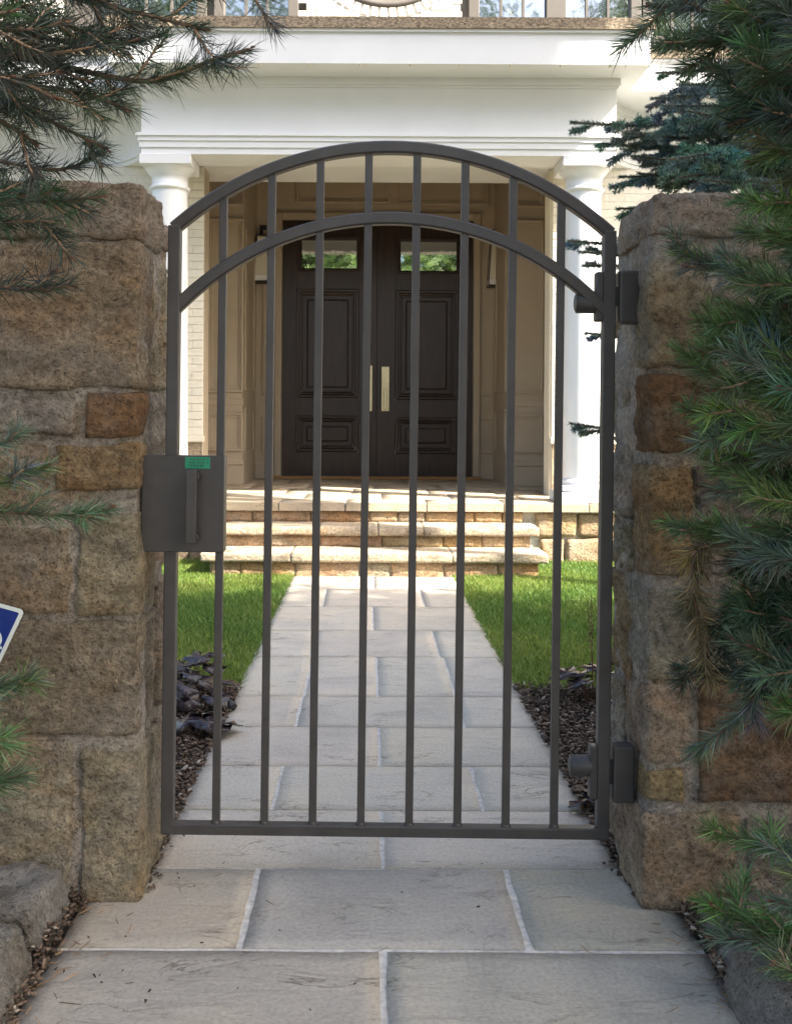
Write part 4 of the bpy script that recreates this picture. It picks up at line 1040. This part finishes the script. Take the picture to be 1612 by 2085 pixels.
# low sprays by the paving
for (pp, z, c, t_, tw) in (
    ([(1900, 1760, 1.85), (1720, 1740, 1.95), (1550, 1720, 2.05), (1445, 1692, 2.1)], .6, BLUE, GR, 12),
    ([(1880, 1840, 1.8), (1720, 1800, 1.88), (1600, 1740, 1.95), (1560, 1720, 1.98)], .55, GR, BLUE, 12),
    ([(1880, 2000, 1.75), (1700, 1940, 1.85), (1540, 1890, 1.93), (1480, 1805, 1.98)], .5, GR, (.075, .14, .05), 12),
    ([(1880, 1980, 1.75), (1720, 1930, 1.85), (1560, 1900, 1.95), (1430, 1835, 2.02)], .5, GR, NEW, 12),
    ([(1880, 2020, 1.75), (1700, 1960, 1.85), (1560, 1920, 1.92), (1450, 1910, 1.97)], .45, GR, BLUE, 11),
    ([(1880, 1900, 1.75), (1740, 1880, 1.82), (1640, 1850, 1.88), (1575, 1835, 1.9)], .5, GR, BLUE, 12),
    ([(1880, 2080, 1.65), (1740, 2040, 1.72), (1640, 1990, 1.76), (1580, 1965, 1.78)], .4, OLD, GR, 9)):
    px_branch(pr2, rt(z), pp, r0=.008, twigs=tw, tw_len=.085, colr=c, tip=t_, start=.45, up=.15, dens=1300, ln=.06, wd=.0020, ang=(.6, 1.35))

# upper crowns of both pines, above the picture
def crown(tree, base, z0, z1, n, rad, seed):
    rg = random.Random(seed)
    for k in range(n):
        z = z0 + (z1 - z0) * (k + .5) / n; a = k * 2.4 + rg.uniform(-.3, .3); r_ = rad * (1 - .7 * (z - z0) / (z1 - z0)) * rg.uniform(.8, 1.1)
        d = Vector((math.cos(a), math.sin(a), 0)); b_ = Vector((base.x, base.y, z))
        pts = [b_, b_ + d * r_ * .4 + Vector((0, 0, .1)), b_ + d * r_ * .75 + Vector((0, 0, .12)), b_ + d * r_ + Vector((0, 0, .25))]
        branch(tree, pts, .03, 16, .34, DARK, dens=260, ln=.11, wd=.006, tip=OLD, start=.2, up=.15, buds=False)
crown(pl_, LT, 2.9, 5.5, 14, 1.3, 1)
crown(pr2, RT, 2.9, 5.4, 15, 1.4, 2)

# blue spruce behind the right wall ------------------------------------------
ST = Vector((2.35, 4.1, 0))
sp_ = empty('spruce_tree', ST, 'blue green spruce with layered boughs behind the right wall', 'tree')
trunk(sp_, ST.x, ST.y, 7.6, .13, .05)
SB = (.165, .245, .205); SD = (.11, .17, .14)
def spruce(pp, z, tw=22, tl=.26, c=SB):
    pts = [Vector((ST.x, ST.y, z))] + [P(*q) for q in pp]
    cp = catmull(pts, .05); n = len(cp); wood = MB(); fo = Foliage()
    wood.tube(cp, [.009 * (1 - .85 * i / (n - 1)) + .0015 for i in range(n)], 7)
    fo.add(needles_on(cp[int(n * .3):], 2200, .021, .0023, c, (.7, 1.4), bend=.05))
    for k in range(tw):
        t = .25 + .72 * (k + rnd.uniform(.2, .8)) / tw; i = min(int(t * (n - 1)), n - 2); tg = (cp[i + 1] - cp[i]).normalized()
        sd_ = tg.cross(Vector((0, 0, 1))).normalized() * (1 if k % 2 else -1)
        d = (tg * .8 + sd_ * .7 + Vector((0, 0, rnd.uniform(-.45, .35)))).normalized(); L_ = tl * rnd.uniform(.7, 1.15) * (1.25 - .85 * t)
        tp = [cp[i], cp[i] + d * L_ * .5, cp[i] + d * L_ + tg * L_ * .1]
        wood.tube(tp, [.003, .002, .0015], 5); cc = tuple(q * rnd.uniform(.75, 1.25) for q in c)
        fo.add(needles_on(tp, 1700, .020, .0024, cc, (.7, 1.4), bend=.05))
        for s_ in (-1, 1):
            for tt in (.35, .6, .8):
                b_ = cp[i] + d * L_ * tt; dd = (d * .8 + d.cross(Vector((0, 0, 1))).normalized() * s_ * .6 + Vector((0, 0, rnd.uniform(-.6, .4)))).normalized()
                l2 = L_ * .42 * (1.2 - tt * .6)
                fo.add(needles_on([b_, b_ + dd * l2 * .5, b_ + dd * l2], 1700, .019, .0024, cc, (.7, 1.4), bend=.05))
    w_ = wood.build('branch', M['bark'], sp_); fo.build('needles', M['needle'], w_)
for (pp, z, tw, tl) in (
    ([(1480, 250, 3.8), (1290, 255, 3.5), (1162, 248, 3.35)], 2.35, 20, .2), ([(1520, 300, 3.9), (1380, 300, 3.7), (1225, 292, 3.5)], 2.25, 24, .3),
    ([(1520, 345, 3.9), (1390, 355, 3.8), (1262, 360, 3.7)], 2.1, 22, .28), ([(1500, 190, 4.0), (1420, 195, 3.9), (1325, 200, 3.8)], 2.5, 20, .25),
    ([(1480, 140, 4.0), (1410, 145, 3.9), (1335, 148, 3.8)], 2.65, 12, .14), ([(1560, 240, 3.6), (1480, 240, 3.4), (1400, 225, 3.3)], 2.4, 20, .28),
    ([(1560, 340, 3.5), (1470, 350, 3.3), (1380, 362, 3.2)], 2.1, 20, .25), ([(1560, 290, 3.4), (1460, 310, 3.2), (1360, 325, 3.1)], 2.2, 20, .25),
    ([(1500, 430, 3.9), (1380, 420, 3.7), (1255, 425, 3.55)], 1.95, 14, .18), ([(1480, 520, 3.9), (1330, 505, 3.6), (1158, 490, 3.4)], 1.8, 16, .2),
    ([(1480, 560, 3.9), (1330, 545, 3.7), (1188, 540, 3.5)], 1.7, 14, .16), ([(1480, 690, 3.9), (1330, 690, 3.7), (1193, 678, 3.55)], 1.45, 14, .17),
    ([(1480, 880, 3.9), (1330, 885, 3.7), (1160, 862, 3.5)], 1.1, 16, .2), ([(1480, 640, 3.9), (1330, 630, 3.8), (1215, 618, 3.7)], 1.55, 12, .14)):
    spruce(pp, z, tw, tl)
for (pp, z, tw, tl) in (
    ([(1520, 270, 3.7), (1400, 280, 3.55), (1270, 270, 3.4)], 2.3, 24, .28), ([(1540, 320, 3.8), (1430, 330, 3.6), (1290, 318, 3.5)], 2.2, 24, .28),
    ([(1560, 215, 3.6), (1470, 215, 3.5), (1350, 215, 3.4)], 2.45, 22, .26), ([(1540, 370, 3.8), (1440, 372, 3.7), (1300, 352, 3.6)], 2.05, 22, .24),
    ([(1560, 165, 3.8), (1480, 170, 3.7), (1390, 172, 3.6)], 2.6, 20, .24), ([(1580, 375, 3.3), (1500, 372, 3.2), (1430, 366, 3.1)], 2.05, 18, .2),
    ([(1480, 525, 3.9), (1330, 525, 3.6), (1180, 512, 3.42)], 1.75, 14, .18), ([(1480, 872, 3.9), (1330, 872, 3.7), (1180, 880, 3.5)], 1.12, 14, .17)):
    spruce(pp, z, tw, tl)
rg = random.Random(5)
for k in range(34):      # the rest of the spruce: out of frame or behind the wall
    z = .5 + 6.6 * (k + .5) / 34; a = k * 2.4; 
    if math.cos(a) < -.2 and z < 3.1 : a += math.pi * .7
    r_ = 1.75 * (1 - .82 * z / 7.4); d = Vector((math.cos(a), math.sin(a), 0)); b_ = Vector((ST.x, ST.y, z))
    branch(sp_, [b_, b_ + d * r_ * .5 + Vector((0, 0, .02)), b_ + d * r_ * .8, b_ + d * r_ + Vector((0, 0, .05))], .02, 22, .38, SB, dens=420, ln=.05, wd=.007, tip=SD, start=.12, up=-.03, buds=False, side=(0, 0, 1))

# broadleaf trees: unseen ones beside the lawn, added and shaped for the shade they cast, and across the street behind the camera (seen in the panes)
def broadleaf(x, y, h, rad, n, label, leaf_=.11, colr=(.055, .10, .025), crown_z=.62, grp=None, flat=.85, tr=.026):
    t = empty('shade_tree', (x, y, 0), label, 'tree', grp)
    m_ = MB(); m_.tube([(x, y, -.1), (x + .05, y, h * .25), (x - .04, y + .05, h * .5), (x, y, h * .8)], [h * tr, h * tr * .8, h * tr * .55, .03], 12)
    cz = h * crown_z; k = 30; C = []
    for i in range(k):
        d = nr.normal(size=3); d /= np.linalg.norm(d); q = rad * nr.uniform(.35, .95)
        c = np.array([x, y, cz]) + d * q * np.array([1, 1, flat]); C.append((c, rad * nr.uniform(.22, .42)))
        m_.tube([(x, y, h * .4 + .012 * i * h * .5), tuple(np.array([x, y, h * .5]) * .5 + c * .5), tuple(c)], [.05, .03, .012], 6)
    m_.build('trunk', M['bark'], t)
    per = n // k; V = []; 
    cen = np.concatenate([c + nr.normal(size=(per, 3)) * r_ * .5 for c, r_ in C])
    nn_ = len(cen); a = norm(nr.normal(size=(nn_, 3))); b = norm(np.cross(a, nr.normal(size=(nn_, 3)))); sz = leaf_ * nr.uniform(.6, 1.3, (nn_, 1))
    c2 = np.cross(a, b) * .12
    V = np.stack([cen - a * sz * .6, cen + b * sz * .32 + c2 * sz, cen + a * sz * .6, cen - b * sz * .32 + c2 * sz], 1).reshape(-1, 3)
    colv = np.asarray(colr)[None] * nr.uniform(.6, 1.4, (nn_, 1))
    link('crown', np_mesh('crown', V, np.full(nn_, 4), np.arange(nn_ * 4), rep(colv, 4)), M['leafm'], t)
    return t
broadleaf(6.2, .7, 9.6, 2.6, 34000, 'unseen leafy tree placed to shade the middle of the path from the right', .14, crown_z=.74)
broadleaf(6.03, 4.95, 13.8, 1.5, 20000, 'tallest unseen leafy tree right of the lawn, shaped to shade the porch front', .14, crown_z=.80, flat=.9, tr=.009)
broadleaf(5.6, 3.15, 7.5, 1.35, 3200, 'slender unseen tree right of the lawn, added to shade the far path', .12, crown_z=.84, tr=.008)
broadleaf(6.4, -1.4, 10.4, 2.5, 26000, 'unseen leafy tree placed to shade the gate from the right', .15, crown_z=.74)
broadleaf(-3.2, 30, 9.5, 3.4, 9000, 'leafy tree in the back garden on the left', .26, (.07, .12, .03), grp='trees behind the house')
broadleaf(2.6, 32, 8.8, 3.6, 9000, 'leafy tree in the back garden on the right', .26, (.07, .12, .03), grp='trees behind the house')
for i, (x, y, h, rd, n) in enumerate(((-8, -14, 20, 5.4, 11000), (-1, -19, 24, 6.5, 14000), (7.5, -15, 20, 5.4, 11000), (15, -19, 23, 6.5, 11000), (-17, -18, 22, 6.5, 11000))):
    broadleaf(x, y, h, rd, n, ['leafy tree across the street on the left', 'tallest leafy tree across the street opposite the gate', 'leafy tree across the street on the right', 'leafy tree far across the street on the right', 'leafy tree far across the street on the left'][i], .3, (.06, .11, .03), grp='trees across the street')

# ---------------------------------------------------------------- edging rocks
for (b, s_, z, lab, c, rz) in (
    ((-1.12, -.74, 2.17, 2.40, 0), 1, .10, 'low flaky edging rock against the foot of the left wall', (.17, .155, .135), 0),
    ((-1.20, -.745, 1.72, 2.10, 0), 2, .12, 'pale flat topped edging rock in the lower left corner', (.22, .21, .185), 0),
    ((.775, 1.25, 1.62, 2.07, 0), 3, .10, 'tan edging rock under the pine in the lower right corner', (.22, .19, .15), 0),
    ((.80, 1.15, 2.12, 2.34, 0), 4, .05, 'small low edging rock at the foot of the right wall', (.18, .15, .12), 0)):
    m_ = rough_block(b[0], b[1], b[2], b[3], -.06, z, 800 + s_, .014, .014, .02, 9, 2.6)
    # slant the inner end like a broken slab
    m_.v = [(x + (z - zz) * .25 * (1 if s_ < 3 else -1) * (0 if abs(x) > 1.0 else 1) + (y - b[2]) * (.06 if s_ == 2 else 0), y, zz) for (x, y, zz) in m_.v]
    tag(m_.build('edging_rock', M['edgestone'], None, c), lab, 'rock')

# ---------------------------------------------------------------- blue yard sign
sD = 2.2
c0 = P(50, 1243, sD)                                      # its upper right corner
sign = empty('yard_sign', (c0.x - .16, sD, 0), 'tilted blue yard sign with white border by the left wall', 'sign')
ex = Vector((-.962, 0.0, .262)); ey = Vector((-.42, 0, -.907)); nv = Vector((0, -1, 0))
def sq(a, b): return c0 + ex * a + ey * b
def quadplate(name, mat, a0, a1, b0, b1, off, th, rad, par):
    pts = []
    for (ca, cb, s0) in ((a0 + rad, b0 + rad, 2), (a1 - rad, b0 + rad, 3), (a1 - rad, b1 - rad, 0), (a0 + rad, b1 - rad, 1)):
        for k in range(6):
            an = (s0 + k / 5) * math.pi / 2
            pts.append(sq(ca + rad * math.cos(an), cb + rad * math.sin(an)))
    n = len(pts); v = [p + nv * off for p in pts] + [p + nv * (off - th) for p in pts]
    return MB().add(v, [tuple(range(n)), tuple(range(n, 2 * n))[::-1]] + [(i, (i + 1) % n, n + (i + 1) % n, n + i) for i in range(n)]).build(name, mat, par)
pl2 = quadplate('plate', M['signwhite'], 0, .26, 0, .26, 0, .003, .012, sign)
quadplate('blue_field', M['signblue'], .0085, .2515, .0085, .2515, .0012, .002, .004, pl2)
# white mark in the field's lower right part: a hooked crescent and two rising stripes
def flatpoly(name, pts, mat, off, par):
    n = len(pts); v = [sq(*p) + nv * off for p in pts] + [sq(*p) + nv * (off - .001) for p in pts]
    return MB().add(v, [tuple(range(n)), tuple(range(n, 2 * n))[::-1]] + [(i, (i + 1) % n, n + (i + 1) % n, n + i) for i in range(n)]).build(name, mat, par)
cen = (.052, .086)
arc = [(cen[0] + .036 * math.cos(a), cen[1] + .030 * math.sin(a)) for a in [R(195 + 15 * k) for k in range(-2, 16)]]
inn_ = [(cen[0] - .004 + .021 * math.cos(a), cen[1] + .006 + .017 * math.sin(a)) for a in [R(195 + 15 * k) for k in range(15, -3, -1)]]
flatpoly('emblem', arc + inn_, M['signwhite'], .0022, pl2)
for k in range(2):
    o_ = k * .012
    flatpoly('emblem_stripe', [(.009, .098 + o_), (.012, .092 + o_), (.11, .130 + o_), (.11, .136 + o_)], M['signwhite'], .0022, pl2)
foot = sq(.13, .25)
MB().tube([(foot.x, sD + .008, -.1), (foot.x, sD + .008, foot.z + .2)], .006, 8).build('stake', M['black'], sign)

# ---------------------------------------------------------------- dark leaved plants in the beds
def leaf_mesh():
    bm = []; n = 22; v = [(0, 0, 0)]
    for k in range(n):
        a = -math.pi * .93 + 1.86 * math.pi * k / (n - 1); r_ = .5 * (1 + .14 * math.cos(a * 5)) * (1 + .06 * math.cos(a * 11)) 
        v.append((.12 + r_ * math.cos(a), r_ * math.sin(a), .10 * r_ - .05 * abs(math.sin(a * 2.5)) - .30 * (r_ * math.cos(a)) ** 2 * (1 if math.cos(a) > 0 else .2)))
    f = [(0, k, k + 1) for k in range(1, n)]
    b = len(v); v += [(x * .98, y * .98, z - .02) for x, y, z in v]; f += [(b + q, b + p, b + o) for o, p, q in f]
    f += [(k, b + k, b + k + 1, k + 1) for k in range(1, n)]
    return MB().add(v, f, True).mesh('leaf')
lf = leaf_mesh(); lf.materials.append(M['plum'])
def plum_plant(x, y, n, rad, label, stalks=0, hmax=.17):
    t = empty('coral_bells', (x, y, 0), label, 'plant', 'dark leaved plants in the beds')
    st_ = MB()
    for k in range(n):
        a = rnd.uniform(0, 6.28); q = rad * math.sqrt(rnd.uniform(.02, 1)); h = hmax * rnd.uniform(.3, 1) * (1.1 - .5 * q / rad)
        p = Vector((x + q * math.cos(a), y + q * math.sin(a), .02 + h))
        o = link('leaf', lf, None, t, loc=p); s_ = rnd.uniform(.065, .12); o.scale = (s_, s_, s_ * 1.2)
        o.rotation_euler = Euler((rnd.uniform(-.3, .3), rnd.uniform(.0, .55), a + rnd.uniform(-.4, .4)))
        st_.tube([(x + q * .15 * math.cos(a), y + q * .15 * math.sin(a), -.02), (x + q * .7 * math.cos(a), y + q * .7 * math.sin(a), h * .8), tuple(p)], .0022, 5)
    for k in range(stalks):
        a = rnd.uniform(0, 6.28); hh = rnd.uniform(.35, .5)
        e = (x + .06 * math.cos(a), y + .06 * math.sin(a), hh)
        st_.tube([(x, y, 0), (x + .02 * math.cos(a), y + .02 * math.sin(a), hh * .5), e], [.002, .0017, .001], 5)
        for j in range(10):
            zz = hh * (.6 + .04 * j); st_.lathe(x + .05 * math.cos(a) * zz / hh + rnd.uniform(-.012, .012), y + .05 * math.sin(a) * zz / hh, [(.001, zz), (.004, zz + .004), (.001, zz + .009)], 5)
    st_.build('stems', M['bud'], t)
def bed_at(px_, py_): D = H * F / (py_ - PY); return XX(px_, D), D
x_, y_ = bed_at(385, 1440); plum_plant(x_, y_, 15, .16, 'dark plum leaved plant in the bed behind the lock post')
x_, y_ = bed_at(425, 1408); plum_plant(x_, y_, 8, .11, 'small plum leaved plant at the left lawn edge by the first bar')
x_, y_ = bed_at(345, 1400); plum_plant(x_, y_, 10, .13, 'plum leaved plant tucked behind the left wall end', 2)
x_, y_ = bed_at(415, 1500); plum_plant(x_, y_, 8, .09, 'sprawling plum leaved plant nearest the gate on the left', 0, .06)
x_, y_ = bed_at(1210, 1430); plum_plant(x_, y_, 12, .15, 'dark plum leaved plant at the right lawn edge', 3)
x_, y_ = bed_at(1268, 1420); plum_plant(x_, y_, 12, .12, 'plum leaved plant half hidden by the right wall end', 2)
# small dark plant bits by the path edge on the right
x_, y_ = bed_at(1200, 1650); plum_plant(x_, y_, 4, .03, 'tiny plum seedling by the lower hinge', 0, .04)

# garden spotlight left of the path
gx_, gy_ = bed_at(470, 1446)
sl_ = empty('garden_spotlight', (gx_, gy_, 0), 'small black garden spotlight at the left path edge', 'light fixture')
MB().tube([(gx_ - .045, gy_ + .02, -.05), (gx_ - .045, gy_ + .02, .05)], .006, 8).build('stake', M['black'], sl_)
MB().tube([(gx_ - .055, gy_ + .03, .085), (gx_ - .01, gy_ - .01, .04), (gx_ + .012, gy_ - .03, .018)], [.010, .013, .021], 14).build('lamp_head', M['black'], sl_)
MB().tube([(gx_ + .010, gy_ - .028, .020), (gx_ + .016, gy_ - .034, .014)], [.024, .024], 14).build('lens_ring', M['black'], sl_)

# ---------------------------------------------------------------- litter on the paving
def litter(n, fx, fy, label, cat, name, ln, wd, colr, flatz=.006):
    base = np.stack([fx(n), fy(n), np.full(n, .0045) + nr.uniform(0, flatz, n)], 1)
    a = nr.uniform(0, 6.28, n); d = np.stack([np.cos(a), np.sin(a), nr.normal(0, .08, n)], 1)
    V, s, l = ribbons(base, norm(d), ln * nr.uniform(.5, 1.2, n), wd, nr.normal(0, .25, (n, 3)) * np.array([[1, 1, .1]]))
    c = np.asarray(colr)[None] * nr.uniform(.5, 1.6, (n, 1))
    return tag(link(name, np_mesh(name, V, s, l, rep(c, 5)), M['chips']), label, cat, kind='stuff')
litter(330, lambda n: QL + nr.exponential(.045, n) - .06, lambda n: nr.uniform(1.4, 2.42, n), 'dry pine needles along the left path edge', 'needles', 'needle_litter', .05, .0022, (.20, .12, .06))
litter(330, lambda n: QR - nr.exponential(.05, n) + .06, lambda n: nr.uniform(1.4, 2.38, n), 'dry pine needles along the right path edge', 'needles', 'needle_litter', .05, .0022, (.19, .12, .065))
litter(22, lambda n: nr.uniform(QL, QR, n), lambda n: nr.uniform(1.5, 2.9, n), 'a few fallen needles strewn across the path', 'needles', 'needle_litter', .04, .0016, (.10, .07, .05))
n = 60; p = np.stack([np.where(nr.uniform(size=n) < .6, QL + nr.exponential(.16, n), nr.uniform(QL, QR, n)), nr.uniform(1.4, 2.7, n), np.full(n, .006)], 1)
chips('debris', p, .005, np.array([[.035, .026, .02]]) * nr.uniform(.5, 2.2, (n, 1)), 'dark crumbs and bits of bark scattered on the paving', 'debris')
n = 220; p = np.stack([np.where(nr.uniform(size=n) < .5, WL + nr.exponential(.011, n), WR - nr.exponential(.011, n)), nr.uniform(2.42, 2.9, n), np.full(n, .008)], 1)
chips('debris', p, .010, chipcol(n), 'mulch crumbs gathered at the wall ends under the gate', 'debris')
